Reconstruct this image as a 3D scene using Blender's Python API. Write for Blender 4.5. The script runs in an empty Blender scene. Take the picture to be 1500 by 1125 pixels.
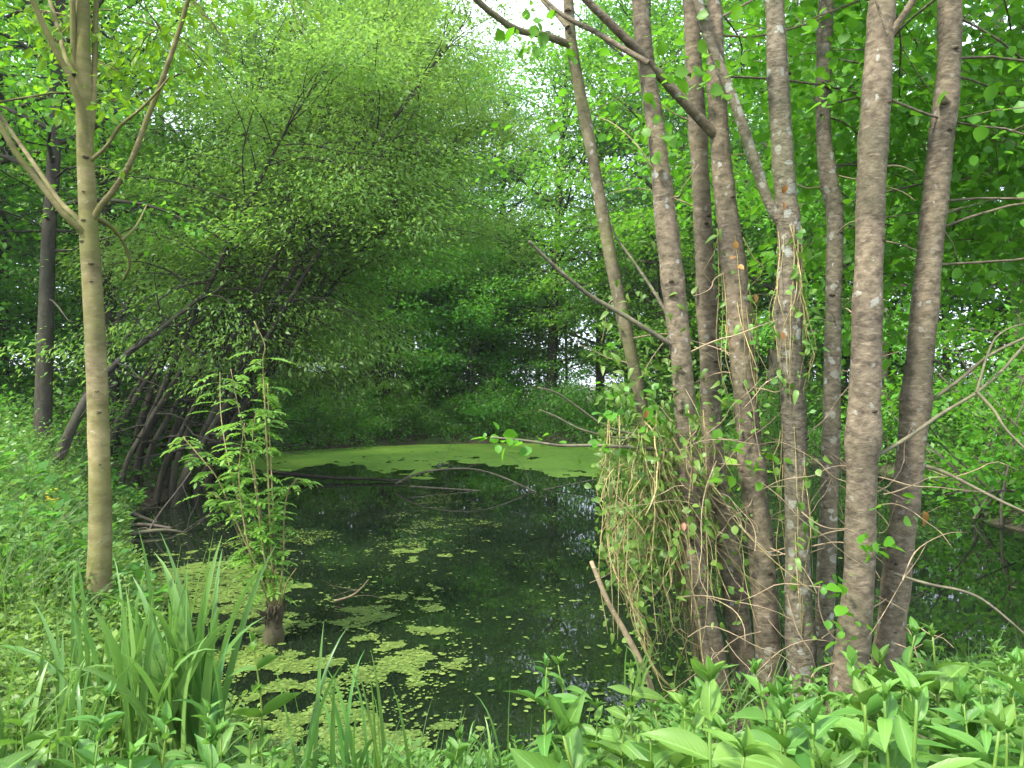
import bpy, math, random
import numpy as np
from mathutils import Vector

sc = bpy.context.scene
COL = sc.collection
R = math.radians
PI = math.pi

# ------------------------------------------------------------------ camera, sky, sun, exposure
CAM_Z, FPX = 1.75, 1100.0
cam_d = bpy.data.cameras.new('camera')
cam = bpy.data.objects.new('camera', cam_d); COL.objects.link(cam)
cam_d.sensor_width = 36.0
cam_d.lens = 36.0 * FPX / 1500.0
cam_d.clip_start, cam_d.clip_end = 0.05, 2000
cam.location = (0, 0, CAM_Z)
cam.rotation_euler = (R(90), 0, 0)
sc.camera = cam

SUN_EL, SUN_AZ = R(50), R(229)          # azimuth clockwise from +Y: behind the camera, to its left
w = bpy.data.worlds.new('World'); sc.world = w; w.use_nodes = True
nt = w.node_tree; nt.nodes.clear()
out = nt.nodes.new('ShaderNodeOutputWorld'); bg = nt.nodes.new('ShaderNodeBackground')
sky = nt.nodes.new('ShaderNodeTexSky'); sky.sky_type = 'NISHITA'; sky.sun_disc = False
sky.sun_elevation = SUN_EL; sky.sun_rotation = SUN_AZ
tc = nt.nodes.new('ShaderNodeTexCoord')
ns = nt.nodes.new('ShaderNodeTexNoise'); ns.inputs['Scale'].default_value = 2.4; ns.inputs['Detail'].default_value = 6
cr = nt.nodes.new('ShaderNodeValToRGB')
cr.color_ramp.elements[0].position = 0.32; cr.color_ramp.elements[0].color = (0.55, 0.55, 0.55, 1)
cr.color_ramp.elements[1].position = 0.62; cr.color_ramp.elements[1].color = (1, 1, 1, 1)
mx = nt.nodes.new('ShaderNodeMix'); mx.data_type = 'RGBA'
mx.inputs['B'].default_value = (6.6, 7.2, 8.6, 1)
nt.links.new(tc.outputs['Generated'], ns.inputs['Vector'])
nt.links.new(ns.outputs['Fac'], cr.inputs['Fac'])
nt.links.new(cr.outputs['Color'], mx.inputs['Factor'])
nt.links.new(sky.outputs['Color'], mx.inputs['A'])
nt.links.new(mx.outputs['Result'], bg.inputs['Color'])
bg.inputs['Strength'].default_value = 0.15
nt.links.new(bg.outputs['Background'], out.inputs['Surface'])

sun_d = bpy.data.lights.new('sun', 'SUN'); sun_d.energy = 3.3; sun_d.angle = R(6); sun_d.color = (1.0, 0.95, 0.86)
sun = bpy.data.objects.new('sun', sun_d); COL.objects.link(sun)
sdir = Vector((math.sin(SUN_AZ) * math.cos(SUN_EL), math.cos(SUN_AZ) * math.cos(SUN_EL), math.sin(SUN_EL)))
sun.rotation_euler = sdir.to_track_quat('Z', 'Y').to_euler()

sc.view_settings.view_transform = 'Standard'; sc.view_settings.look = 'None'
sc.view_settings.exposure = 1.65; sc.view_settings.gamma = 1.0; sc.view_settings.use_curve_mapping = False
sc.render.engine = 'CYCLES'
cy = sc.cycles
cy.max_bounces = 9; cy.diffuse_bounces = 6; cy.glossy_bounces = 3; cy.transmission_bounces = 6; cy.transparent_max_bounces = 8
cy.caustics_reflective = False; cy.caustics_refractive = False
cy.use_denoising = True
cy.use_adaptive_sampling = True; cy.adaptive_threshold = 0.02
cy.sample_clamp_indirect = 6

# ------------------------------------------------------------------ helpers
def P(px, py, Y):
    return np.array([(px - 750) * Y / FPX, Y, CAM_Z - (py - 562) * Y / FPX])

def nrm(a):
    return a / np.maximum(np.linalg.norm(a, axis=-1, keepdims=True), 1e-9)

def spline(pts, n):
    """Catmull-Rom through pts (k, d) resampled to n rows."""
    p = np.asarray(pts, float)
    k = len(p)
    q = np.vstack([2 * p[0] - p[1], p, 2 * p[-1] - p[-2]])
    t = np.linspace(0, k - 1 - 1e-6, n)
    i = t.astype(int); u = (t - i)[:, None]
    a, b, c, d = q[i], q[i + 1], q[i + 2], q[i + 3]
    return 0.5 * ((2 * b) + (c - a) * u + (2 * a - 5 * b + 4 * c - d) * u ** 2 + (3 * b - a - 3 * c + d) * u ** 3)

def _hash(ix, iy, seed):
    h = (ix.astype(np.int64) * 374761393 + iy.astype(np.int64) * 668265263 + seed * 982451653) & 0x7fffffff
    h = ((h ^ (h >> 13)) * 1274126177) & 0x7fffffff
    return ((h ^ (h >> 16)) & 0xffff) / 65535.0

def noise2(x, y, seed=0):
    x = np.asarray(x, float); y = np.asarray(y, float)
    ix, iy = np.floor(x), np.floor(y)
    fx, fy = x - ix, y - iy
    fx = fx * fx * (3 - 2 * fx); fy = fy * fy * (3 - 2 * fy)
    a, b = _hash(ix, iy, seed), _hash(ix + 1, iy, seed)
    c, d = _hash(ix, iy + 1, seed), _hash(ix + 1, iy + 1, seed)
    return (a * (1 - fx) + b * fx) * (1 - fy) + (c * (1 - fx) + d * fx) * fy

def fbm(x, y, seed=0, octv=4):
    s, a, tot = 0, 1.0, 0
    for o in range(octv):
        s = s + a * noise2(np.asarray(x) * 2 ** o, np.asarray(y) * 2 ** o, seed + o); tot += a; a *= 0.5
    return s / tot

class Buf:
    """Collects geometry for ONE mesh object."""
    def __init__(self):
        self.v, self.f, self.m, self.tint, self.uv, self.n = [], [], [], [], [], 0
    def add(self, v, f, mat=0, tint=None, uv=None):
        v = np.asarray(v, np.float32).reshape(-1, 3); f = np.asarray(f, np.int32)
        self.v.append(v); self.f.append(f + self.n); self.m.append(np.full(len(f), mat, np.int32))
        self.tint.append(np.full(len(v), 0.5, np.float32) if tint is None else np.asarray(tint, np.float32).ravel())
        self.uv.append(np.zeros((len(v), 2), np.float32) if uv is None else np.asarray(uv, np.float32).reshape(-1, 2))
        self.n += len(v)
    def tube(self, pts, rad, seg=6, mat=0, tint=0.5, rough=0.0, rng=None, cap=True):
        p = np.asarray(pts, float); n = len(p)
        r = np.broadcast_to(np.asarray(rad, float), (n,)).copy()
        t = nrm(np.gradient(p, axis=0))
        ref = np.array([1.0, 0, 0]) if abs(t[0][0]) < 0.8 else np.array([0, 1.0, 0])
        U = np.zeros_like(p)
        u = nrm(ref - t[0] * (ref @ t[0]))
        for i in range(n):
            u = u - t[i] * (u @ t[i]); u = u / max(np.linalg.norm(u), 1e-9); U[i] = u
        W = np.cross(t, U)
        a = np.arange(seg) * 2 * PI / seg
        rr = r[:, None] * np.ones(seg)[None]
        if rough and rng is not None:
            rr = rr * (1 + rough * (fbm(np.arange(n)[:, None] * 0.35 + rng.uniform(0, 99), np.cos(a)[None] * 1.3 + np.zeros((n, 1)), 3) - 0.5) * 2
                       + rough * 0.7 * (fbm(np.arange(n)[:, None] * 0.2 + rng.uniform(0, 99), np.sin(a)[None] * 1.3 + np.zeros((n, 1)), 9) - 0.5) * 2)
        V = p[:, None] + rr[..., None] * (np.cos(a)[None, :, None] * U[:, None] + np.sin(a)[None, :, None] * W[:, None])
        V = V.reshape(-1, 3)
        i, j = np.meshgrid(np.arange(n - 1), np.arange(seg), indexing='ij')
        j2 = (j + 1) % seg
        F = np.stack([i * seg + j, i * seg + j2, (i + 1) * seg + j2, (i + 1) * seg + j], -1).reshape(-1, 4)
        if cap:
            V = np.vstack([V, p[-1] + t[-1] * r[-1] * 0.4])
            e = (n - 1) * seg
            jj = np.arange(seg)
            C = np.stack([e + jj, e + (jj + 1) % seg, np.full(seg, n * seg), np.full(seg, n * seg)], -1)
            self.add(V, F, mat, np.full(len(V), tint))
            # cap as triangles
            self.v[-1] = self.v[-1]
            self.f.append(C[:, :3].astype(np.int32) + self.n - len(V)); self.m.append(np.full(seg, mat, np.int32))
        else:
            self.add(V, F, mat, np.full(len(V), tint))
    def leaves(self, T, pos, dirs, nor, L, Wd, mat=0, tint=None):
        """Instances template T (verts, quads, uv) at pos, along dirs, facing nor."""
        tv, tf, tuv = T
        pos = np.asarray(pos, float); N = len(pos)
        if N == 0: return
        y = nrm(np.asarray(dirs, float)); x = nrm(np.cross(y, np.asarray(nor, float))); z = np.cross(x, y)
        L = np.broadcast_to(np.asarray(L, float), (N,)); Wd = np.broadcast_to(np.asarray(Wd, float), (N,))
        V = (pos[:, None] + tv[None, :, 0, None] * (x * Wd[:, None])[:, None] + tv[None, :, 1, None] * (y * L[:, None])[:, None]
             + tv[None, :, 2, None] * (z * L[:, None])[:, None])
        k = len(tv)
        F = (tf[None] + (np.arange(N) * k)[:, None, None]).reshape(-1, 4)
        if tint is None: tint = np.full(N, 0.5)
        self.add(V.reshape(-1, 3), F, mat, np.repeat(np.asarray(tint), k), np.tile(tuv, (N, 1)))
    def mesh(self, name, mats, smooth=True):
        v = np.vstack(self.v)
        me = bpy.data.meshes.new(name)
        me.vertices.add(len(v)); me.vertices.foreach_set('co', v.ravel())
        lt = np.concatenate([np.full(len(f), f.shape[1], np.int32) for f in self.f])
        li = np.concatenate([f.ravel() for f in self.f]).astype(np.int32)
        me.loops.add(len(li)); me.loops.foreach_set('vertex_index', li)
        me.polygons.add(len(lt))
        ls = np.zeros(len(lt), np.int32); ls[1:] = np.cumsum(lt)[:-1]
        me.polygons.foreach_set('loop_start', ls)
        me.polygons.foreach_set('loop_total', lt)
        me.polygons.foreach_set('material_index', np.concatenate(self.m))
        me.polygons.foreach_set('use_smooth', np.full(len(lt), smooth))
        a = me.attributes.new('tint', 'FLOAT', 'POINT'); a.data.foreach_set('value', np.concatenate(self.tint))
        uv = np.vstack(self.uv)
        if np.any(uv):
            b = me.attributes.new('leafco', 'FLOAT_VECTOR', 'POINT')
            b.data.foreach_set('vector', np.column_stack([uv, np.zeros(len(uv))]).astype(np.float32).ravel())
        for m in mats: me.materials.append(m)
        me.update(calc_edges=True)
        return me
    def build(self, name, mats, parent=None, smooth=True):
        if not isinstance(mats, (list, tuple)): mats = [mats]
        o = bpy.data.objects.new(name, self.mesh(name, mats, smooth)); COL.objects.link(o)
        if parent is not None: o.parent = parent
        return o

def tag(o, label=None, cat=None, group=None, kind=None):
    if label: o['label'] = label
    if cat: o['category'] = cat
    if group: o['group'] = group
    if kind: o['kind'] = kind
    return o

def thing(name, label, cat, loc=(0, 0, 0), group=None):
    o = bpy.data.objects.new(name, None); COL.objects.link(o)
    o.location = Vector([float(c) for c in loc]); o.empty_display_size = 0.2
    return tag(o, label, cat, group)

def dup(root, loc, rz=0.0, s=1.0, label=None, group=None, tilt=(0, 0)):
    c = root.copy(); COL.objects.link(c)
    c.location = Vector([float(q) for q in loc]); c.rotation_euler = (tilt[0], tilt[1], rz); c.scale = (s, s, s)
    if label: c['label'] = label
    if group: c['group'] = group
    for ch in list(root.children):
        d = ch.copy(); COL.objects.link(d); d.parent = c
        for g in list(ch.children):
            e = g.copy(); COL.objects.link(e); e.parent = d
    return c

# leaf templates ----------------------------------------------------
def leaf_template(rows, wfn, fold=0.12, curl=0.0, wave=0.0):
    v, uv, f = [], [], []
    for i in range(rows + 1):
        t = i / rows
        hw = wfn(t) * 0.5
        z = -curl * t * t
        for s in (-1, 0, 1):
            v.append((s * hw, t, z + abs(s) * hw * fold + (wave * math.sin(t * 11 + s) if s else 0)))
            uv.append((s, t))
    for i in range(rows):
        for s in (0, 1):
            a = i * 3 + s
            f.append((a, a + 1, a + 4, a + 3))
    return np.array(v), np.array(f), np.array(uv)

QUAD = (np.array([(0, 0, 0), (0.5, 0.45, 0.1), (0, 1, -0.05), (-0.5, 0.45, 0.1)]), np.array([(0, 1, 2, 3)]), np.array([(0, 0), (1, .45), (0, 1), (-1, .45)]))
LANCE = leaf_template(8, lambda t: max(0.02, (math.sin(PI * t ** 0.75)) ** 0.85 * (1 - 0.15 * t)), 0.35, 0.22, 0.026)
LANCE3 = leaf_template(8, lambda t: max(0.02, (math.sin(PI * t ** 0.7)) ** 0.9), 0.5, -0.12, 0.02)
LANCE4 = leaf_template(8, lambda t: max(0.02, (math.sin(PI * t ** 0.8)) ** 0.75), 0.15, 0.85, 0.01)
LANCE2 = leaf_template(8, lambda t: max(0.02, (math.sin(PI * t ** 0.85)) ** 0.8), 0.25, 0.5, 0.03)
OVAL = leaf_template(4, lambda t: max(0.03, math.sin(PI * min(1, t ** 0.9)) ** 0.55), 0.2, 0.15)
ROUND = leaf_template(5, lambda t: max(0.04, math.sqrt(max(0, 1 - (2 * t - 1.02) ** 2))), 0.12, 0.12)

# ------------------------------------------------------------------ materials
def newmat(name):
    m = bpy.data.materials.new(name); m.use_nodes = True
    t = m.node_tree; t.nodes.clear()
    o = t.nodes.new('ShaderNodeOutputMaterial')
    return m, t, o

def nd(t, typ, **kw):
    n = t.nodes.new(typ)
    for k, v in kw.items():
        if k.startswith('_'): setattr(n, k[1:], v)
        else:
            n.inputs[k.replace('0', ' ')].default_value = v
    return n

def ramp(t, src, stops):
    r = t.nodes.new('ShaderNodeValToRGB')
    el = r.color_ramp.elements
    while len(el) < len(stops): el.new(0.5)
    for e, (p, c) in zip(el, stops):
        e.position = p; e.color = (*c, 1) if len(c) == 3 else c
    t.links.new(src, r.inputs['Fac'])
    return r

def mixc(t, fac, a, b, mode='MIX'):
    m = t.nodes.new('ShaderNodeMix'); m.data_type = 'RGBA'; m.blend_type = mode
    for k, s in (('Factor', fac), ('A', a), ('B', b)):
        if isinstance(s, (int, float)): m.inputs[k].default_value = s
        elif isinstance(s, tuple): m.inputs[k].default_value = (*s, 1)
        else: t.links.new(s, m.inputs[k])
    return m.outputs['Result']

def leaf_mat(name, lo, hi, trans=0.45, tcol=None, rough=0.45, spec=0.4, veins=False, patch=1.5):
    """Leaf: diffuse + gloss in front, light through it from behind; hue varies leaf by leaf and plant by plant."""
    m, t, o = newmat(name)
    at = t.nodes.new('ShaderNodeAttribute'); at.attribute_name = 'tint'
    oi = t.nodes.new('ShaderNodeObjectInfo')
    tc = t.nodes.new('ShaderNodeTexCoord')
    no = nd(t, 'ShaderNodeTexNoise', Scale=patch, Detail=2.0); t.links.new(tc.outputs['Object'], no.inputs['Vector'])
    ad = t.nodes.new('ShaderNodeMath'); ad.operation = 'MULTIPLY_ADD'
    t.links.new(at.outputs['Fac'], ad.inputs[0]); ad.inputs[1].default_value = 0.7; 
    sb = t.nodes.new('ShaderNodeMath'); sb.operation = 'MULTIPLY_ADD'; sb.inputs[1].default_value = 0.8; sb.inputs[2].default_value = -0.25
    t.links.new(no.outputs['Fac'], sb.inputs[0]); t.links.new(sb.outputs[0], ad.inputs[2])
    col = ramp(t, ad.outputs[0], [(0.15, lo), (0.85, hi)]).outputs['Color']
    hs = t.nodes.new('ShaderNodeHueSaturation')
    mr = t.nodes.new('ShaderNodeMapRange'); mr.inputs['To Min'].default_value = 0.48; mr.inputs['To Max'].default_value = 0.515
    t.links.new(oi.outputs['Random'], mr.inputs['Value']); t.links.new(mr.outputs[0], hs.inputs['Hue'])
    fr = t.nodes.new('ShaderNodeMath'); fr.operation = 'MULTIPLY'; fr.inputs[1].default_value = 7.31; t.links.new(oi.outputs['Random'], fr.inputs[0])
    f2 = t.nodes.new('ShaderNodeMath'); f2.operation = 'FRACT'; t.links.new(fr.outputs[0], f2.inputs[0])
    m2 = t.nodes.new('ShaderNodeMapRange'); m2.inputs['To Min'].default_value = 0.82; m2.inputs['To Max'].default_value = 1.18
    t.links.new(f2.outputs[0], m2.inputs['Value']); t.links.new(m2.outputs[0], hs.inputs['Value'])
    t.links.new(col, hs.inputs['Color']); col = hs.outputs['Color']
    pb = nd(t, 'ShaderNodeBsdfPrincipled', Roughness=rough); pb.inputs['Specular IOR Level'].default_value = spec
    if veins:
        lc = t.nodes.new('ShaderNodeAttribute'); lc.attribute_name = 'leafco'
        sx = t.nodes.new('ShaderNodeSeparateXYZ'); t.links.new(lc.outputs['Vector'], sx.inputs[0])
        ab = t.nodes.new('ShaderNodeMath'); ab.operation = 'ABSOLUTE'; t.links.new(sx.outputs['X'], ab.inputs[0])
        rib = ramp(t, ab.outputs[0], [(0.04, (1, 1, 1)), (0.12, (0, 0, 0))]).outputs['Color']
        k = t.nodes.new('ShaderNodeMath'); k.operation = 'MULTIPLY_ADD'; k.inputs[1].default_value = -0.35
        t.links.new(ab.outputs[0], k.inputs[0]); t.links.new(sx.outputs['Y'], k.inputs[2])
        s1 = t.nodes.new('ShaderNodeMath'); s1.operation = 'MULTIPLY'; s1.inputs[1].default_value = 60; t.links.new(k.outputs[0], s1.inputs[0])
        s2 = t.nodes.new('ShaderNodeMath'); s2.operation = 'SINE'; t.links.new(s1.outputs[0], s2.inputs[0])
        vv = ramp(t, s2.outputs[0], [(0.75, (0, 0, 0)), (1.0, (0.35, 0.35, 0.35))]).outputs['Color']
        vein = mixc(t, 1.0, rib, vv, 'ADD')
        pale = tuple(min(1, c * 1.6 + 0.03) for c in hi)
        vf = t.nodes.new('ShaderNodeMath'); vf.operation = 'MULTIPLY'; vf.inputs[1].default_value = 0.55; t.links.new(vein, vf.inputs[0])
        col = mixc(t, vf.outputs[0], col, pale)
        bp = nd(t, 'ShaderNodeBump', Strength=0.35, Distance=0.004); t.links.new(vein, bp.inputs['Height'])
        t.links.new(bp.outputs['Normal'], pb.inputs['Normal'])
        bl = nd(t, 'ShaderNodeTexNoise', Scale=28.0, Detail=4.0, Roughness=0.7); t.links.new(tc.outputs['Object'], bl.inputs['Vector'])
        bf = ramp(t, bl.outputs['Fac'], [(0.64, (0, 0, 0)), (0.72, (0.55, 0.55, 0.55))]).outputs['Color']
        col = mixc(t, bf, col, (0.17, 0.16, 0.04))
    t.links.new(col, pb.inputs['Base Color'])
    tr = t.nodes.new('ShaderNodeBsdfTranslucent')
    tcol = tcol or tuple(min(1, c * k) for c, k in zip(hi, (1.5, 1.5, 0.8)))
    t.links.new(mixc(t, 0.65, col, tcol), tr.inputs['Color'])
    ms = t.nodes.new('ShaderNodeMixShader'); ms.inputs['Fac'].default_value = trans
    t.links.new(pb.outputs[0], ms.inputs[1]); t.links.new(tr.outputs[0], ms.inputs[2])
    t.links.new(ms.outputs[0], o.inputs['Surface'])
    return m

def bark_mat(name, c1, c2, lich=0.0, lichcol=(0.33, 0.34, 0.29), moss=0.0, mosscol=(0.10, 0.13, 0.03), zs=5.0, scale=14, bump=0.5, lent=0.42):
    m, t, o = newmat(name)
    tc = t.nodes.new('ShaderNodeTexCoord')
    mp = t.nodes.new('ShaderNodeMapping'); mp.inputs['Scale'].default_value = (1, 1, zs); t.links.new(tc.outputs['Object'], mp.inputs['Vector'])
    n1 = nd(t, 'ShaderNodeTexNoise', Scale=scale, Detail=7.0, Roughness=0.65); t.links.new(mp.outputs[0], n1.inputs['Vector'])
    n2 = nd(t, 'ShaderNodeTexNoise', Scale=2.6, Detail=4.0); t.links.new(tc.outputs['Object'], n2.inputs['Vector'])
    col = ramp(t, n1.outputs['Fac'], [(0.32, c1), (0.66, c2)]).outputs['Color']
    dk = ramp(t, n2.outputs['Fac'], [(0.28, (0.45, 0.46, 0.45)), (0.72, (1.25, 1.2, 1.12))]).outputs['Color']
    col = mixc(t, 1.0, col, dk, 'MULTIPLY')
    # short horizontal lenticels
    mp2 = t.nodes.new('ShaderNodeMapping'); mp2.inputs['Scale'].default_value = (16, 16, 75); t.links.new(tc.outputs['Object'], mp2.inputs['Vector'])
    n4 = nd(t, 'ShaderNodeTexNoise', Scale=1.0, Detail=2.0); t.links.new(mp2.outputs[0], n4.inputs['Vector'])
    len_ = ramp(t, n4.outputs['Fac'], [(0.60, (0, 0, 0)), (0.70, (lent, lent, lent))]).outputs['Color']
    col = mixc(t, len_, col, tuple(min(1, c * 1.7) for c in c2))
    if lich:
        dn = nd(t, 'ShaderNodeTexNoise', Scale=30.0, Detail=3.0); t.links.new(tc.outputs['Object'], dn.inputs['Vector'])
        dv = t.nodes.new('ShaderNodeVectorMath'); dv.operation = 'MULTIPLY_ADD'; dv.inputs[1].default_value = (0.05, 0.05, 0.05)
        t.links.new(dn.outputs['Color'], dv.inputs[0]); t.links.new(tc.outputs['Object'], dv.inputs[2])
        vo = t.nodes.new('ShaderNodeTexVoronoi'); vo.inputs['Scale'].default_value = 20.0; t.links.new(dv.outputs[0], vo.inputs['Vector'])
        bigm = ramp(t, n2.outputs['Fac'], [(0.40, (0, 0, 0)), (0.58, (1, 1, 1))]).outputs['Color']
        vs = t.nodes.new('ShaderNodeSeparateColor'); t.links.new(vo.outputs['Color'], vs.inputs[0])
        sz_ = t.nodes.new('ShaderNodeMath'); sz_.operation = 'MULTIPLY_ADD'; sz_.inputs[1].default_value = -0.42 * lich; t.links.new(vs.outputs[0], sz_.inputs[0]); t.links.new(vo.outputs['Distance'], sz_.inputs[2])
        sp = ramp(t, sz_.outputs[0], [(0.0, (1, 1, 1)), (0.07, (0, 0, 0))]).outputs['Color']
        f = mixc(t, 1.0, sp, bigm, 'MULTIPLY')
        ff = t.nodes.new('ShaderNodeMath'); ff.operation = 'MULTIPLY'; ff.inputs[1].default_value = 0.75; t.links.new(f, ff.inputs[0])
        col = mixc(t, ff.outputs[0], col, lichcol)
    if moss:
        n3 = nd(t, 'ShaderNodeTexNoise', Scale=1.7, Detail=6.0, Roughness=0.7); t.links.new(tc.outputs['Object'], n3.inputs['Vector'])
        f = ramp(t, n3.outputs['Fac'], [(0.42, (0, 0, 0)), (0.68, (moss, moss, moss))]).outputs['Color']
        col = mixc(t, f, col, mosscol)
    pb = nd(t, 'ShaderNodeBsdfPrincipled', Roughness=0.85); pb.inputs['Specular IOR Level'].default_value = 0.25
    bp = nd(t, 'ShaderNodeBump', Strength=bump, Distance=0.012); t.links.new(n1.outputs['Fac'], bp.inputs['Height'])
    t.links.new(col, pb.inputs['Base Color']); t.links.new(bp.outputs[0], pb.inputs['Normal'])
    t.links.new(pb.outputs[0], o.inputs['Surface'])
    return m

M = {}
M['leaf_far'] = leaf_mat('leaf_far', (0.060, 0.19, 0.022), (0.135, 0.34, 0.042), 0.53)
M['leaf_haze_tint'] = leaf_mat('leaf_haze_tint', (0.045, 0.15, 0.070), (0.10, 0.25, 0.11), 0.48, tcol=(0.15, 0.36, 0.15))  # bluish veil of sky glare painted into the leaf colour
M['leaf_willow'] = leaf_mat('leaf_willow', (0.085, 0.195, 0.030), (0.195, 0.345, 0.070), 0.52)
M['leaf_alder'] = leaf_mat('leaf_alder', (0.060, 0.20, 0.014), (0.13, 0.33, 0.024), 0.52)
M['leaf_shrub'] = leaf_mat('leaf_shrub', (0.055, 0.17, 0.024), (0.12, 0.31, 0.045), 0.50)
M['leaf_sapling'] = leaf_mat('leaf_sapling', (0.10, 0.24, 0.025), (0.19, 0.36, 0.06), 0.45)
M['leaf_maple'] = leaf_mat('leaf_maple', (0.10, 0.26, 0.012), (0.18, 0.36, 0.018), 0.52)
M['leaf_weed'] = leaf_mat('leaf_weed', (0.055, 0.155, 0.022), (0.13, 0.27, 0.046), 0.36, veins=True, rough=0.46, spec=0.4, patch=6)
M['leaf_meadow'] = leaf_mat('leaf_meadow', (0.075, 0.18, 0.028), (0.19, 0.33, 0.075), 0.40)
M['leaf_iris'] = leaf_mat('leaf_iris', (0.060, 0.165, 0.032), (0.14, 0.28, 0.065), 0.35, rough=0.36, patch=4)
M['leaf_vine'] = leaf_mat('leaf_vine', (0.06, 0.17, 0.025), (0.15, 0.28, 0.05), 0.45)
M['grass'] = leaf_mat('grass', (0.07, 0.15, 0.03), (0.14, 0.24, 0.06), 0.35)
M['dead_leaf'] = leaf_mat('dead_leaf', (0.16, 0.075, 0.022), (0.32, 0.16, 0.045), 0.3)
M['flower'] = leaf_mat('flower', (0.7, 0.55, 0.03), (0.8, 0.6, 0.05), 0.2)
M['bark_alder'] = bark_mat('bark_alder', (0.062, 0.049, 0.033), (0.225, 0.185, 0.128), lich=0.6, moss=0.35, mosscol=(0.12,0.12,0.055), zs=1.5, scale=24, bump=0.7, lent=0.3)
M['bark_alder_mossy'] = bark_mat('bark_alder_mossy', (0.08, 0.068, 0.04), (0.22, 0.195, 0.12), lich=0.6, moss=0.7, mosscol=(0.15,0.16,0.05), zs=1.2, scale=20, bump=0.7, lent=0.2)
M['bark_alder_grey'] = bark_mat('bark_alder_grey', (0.058, 0.048, 0.034), (0.20, 0.170, 0.122), lich=1.15, lichcol=(0.36,0.38,0.32), moss=0.4, mosscol=(0.10,0.11,0.05), zs=1.8, scale=30, bump=0.8, lent=0.25)
M['bark_dark'] = bark_mat('bark_dark', (0.022, 0.019, 0.015), (0.065, 0.056, 0.044), moss=0.5, mosscol=(0.035, 0.05, 0.015), zs=0.35, scale=14)
M['bark_far'] = bark_mat('bark_far', (0.05, 0.042, 0.036), (0.13, 0.11, 0.09), moss=0.3, zs=0.3, scale=8)
M['bark_young'] = bark_mat('bark_young', (0.115, 0.090, 0.040), (0.28, 0.24, 0.125), lich=.4, lichcol=(0.34,0.33,0.24), moss=0.85, mosscol=(0.125, 0.135, 0.028), zs=2.0, scale=7, bump=0.45, lent=0.22)
M['knot'] = bark_mat('knot', (0.03, 0.025, 0.018), (0.10, 0.08, 0.05), scale=40)
M['bark_limb'] = bark_mat('bark_limb', (0.075, 0.068, 0.05), (0.19, 0.175, 0.12), moss=0.5, mosscol=(0.12, 0.13, 0.04), zs=1)
M['twig'] = bark_mat('twig', (0.17, 0.13, 0.08), (0.36, 0.29, 0.18), zs=1, scale=20)
M['vine_stem'] = bark_mat('vine_stem', (0.20, 0.17, 0.06), (0.42, 0.36, 0.17), zs=1, scale=20)
M['green_stem'] = leaf_mat('green_stem', (0.10, 0.20, 0.03), (0.18, 0.28, 0.05), 0.15)
M['stump'] = bark_mat('stump', (0.045, 0.036, 0.024), (0.13, 0.105, 0.07), moss=.6, mosscol=(.06,.075,.02), zs=0.25, scale=22, bump=1.0)

def ground_mat():
    m, t, o = newmat('ground_soil')
    tc = t.nodes.new('ShaderNodeTexCoord')
    n1 = nd(t, 'ShaderNodeTexNoise', Scale=0.9, Detail=9.0, Roughness=0.7); t.links.new(tc.outputs['Object'], n1.inputs['Vector'])
    n2 = nd(t, 'ShaderNodeTexNoise', Scale=22.0, Detail=5.0, Roughness=0.7); t.links.new(tc.outputs['Object'], n2.inputs['Vector'])
    soil = ramp(t, n2.outputs['Fac'], [(0.3, (0.030, 0.022, 0.014)), (0.7, (0.11, 0.08, 0.05))]).outputs['Color']
    gr = ramp(t, n2.outputs['Fac'], [(0.3, (0.030, 0.055, 0.012)), (0.7, (0.08, 0.13, 0.03))]).outputs['Color']
    f = ramp(t, n1.outputs['Fac'], [(0.45, (0, 0, 0)), (0.6, (1, 1, 1))]).outputs['Color']
    pb = nd(t, 'ShaderNodeBsdfPrincipled', Roughness=0.95)
    bp = nd(t, 'ShaderNodeBump', Strength=0.7, Distance=0.05); t.links.new(n2.outputs['Fac'], bp.inputs['Height'])
    t.links.new(mixc(t, f, soil, gr), pb.inputs['Base Color']); t.links.new(bp.outputs[0], pb.inputs['Normal'])
    t.links.new(pb.outputs[0], o.inputs['Surface'])
    return m
M['ground'] = ground_mat()

def water_mat():
    m, t, o = newmat('pond_water')
    tc = t.nodes.new('ShaderNodeTexCoord')
    mp = t.nodes.new('ShaderNodeMapping'); mp.inputs['Scale'].default_value = (1.0, 0.55, 1); t.links.new(tc.outputs['Object'], mp.inputs['Vector'])
    n1 = nd(t, 'ShaderNodeTexNoise', Scale=3.0, Detail=3.0); t.links.new(mp.outputs[0], n1.inputs['Vector'])
    n2 = nd(t, 'ShaderNodeTexNoise', Scale=0.5, Detail=4.0); t.links.new(tc.outputs['Object'], n2.inputs['Vector'])
    pb = nd(t, 'ShaderNodeBsdfPrincipled', Roughness=0.018, IOR=1.333)
    col = ramp(t, n2.outputs['Fac'], [(0.35, (0.004, 0.008, 0.004)), (0.65, (0.009, 0.015, 0.007))]).outputs['Color']
    t.links.new(col, pb.inputs['Base Color'])
    bp = nd(t, 'ShaderNodeBump', Strength=0.05, Distance=0.02); t.links.new(n1.outputs['Fac'], bp.inputs['Height'])
    t.links.new(bp.outputs[0], pb.inputs['Normal'])
    t.links.new(pb.outputs[0], o.inputs['Surface'])
    return m
M['water'] = water_mat()

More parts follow.
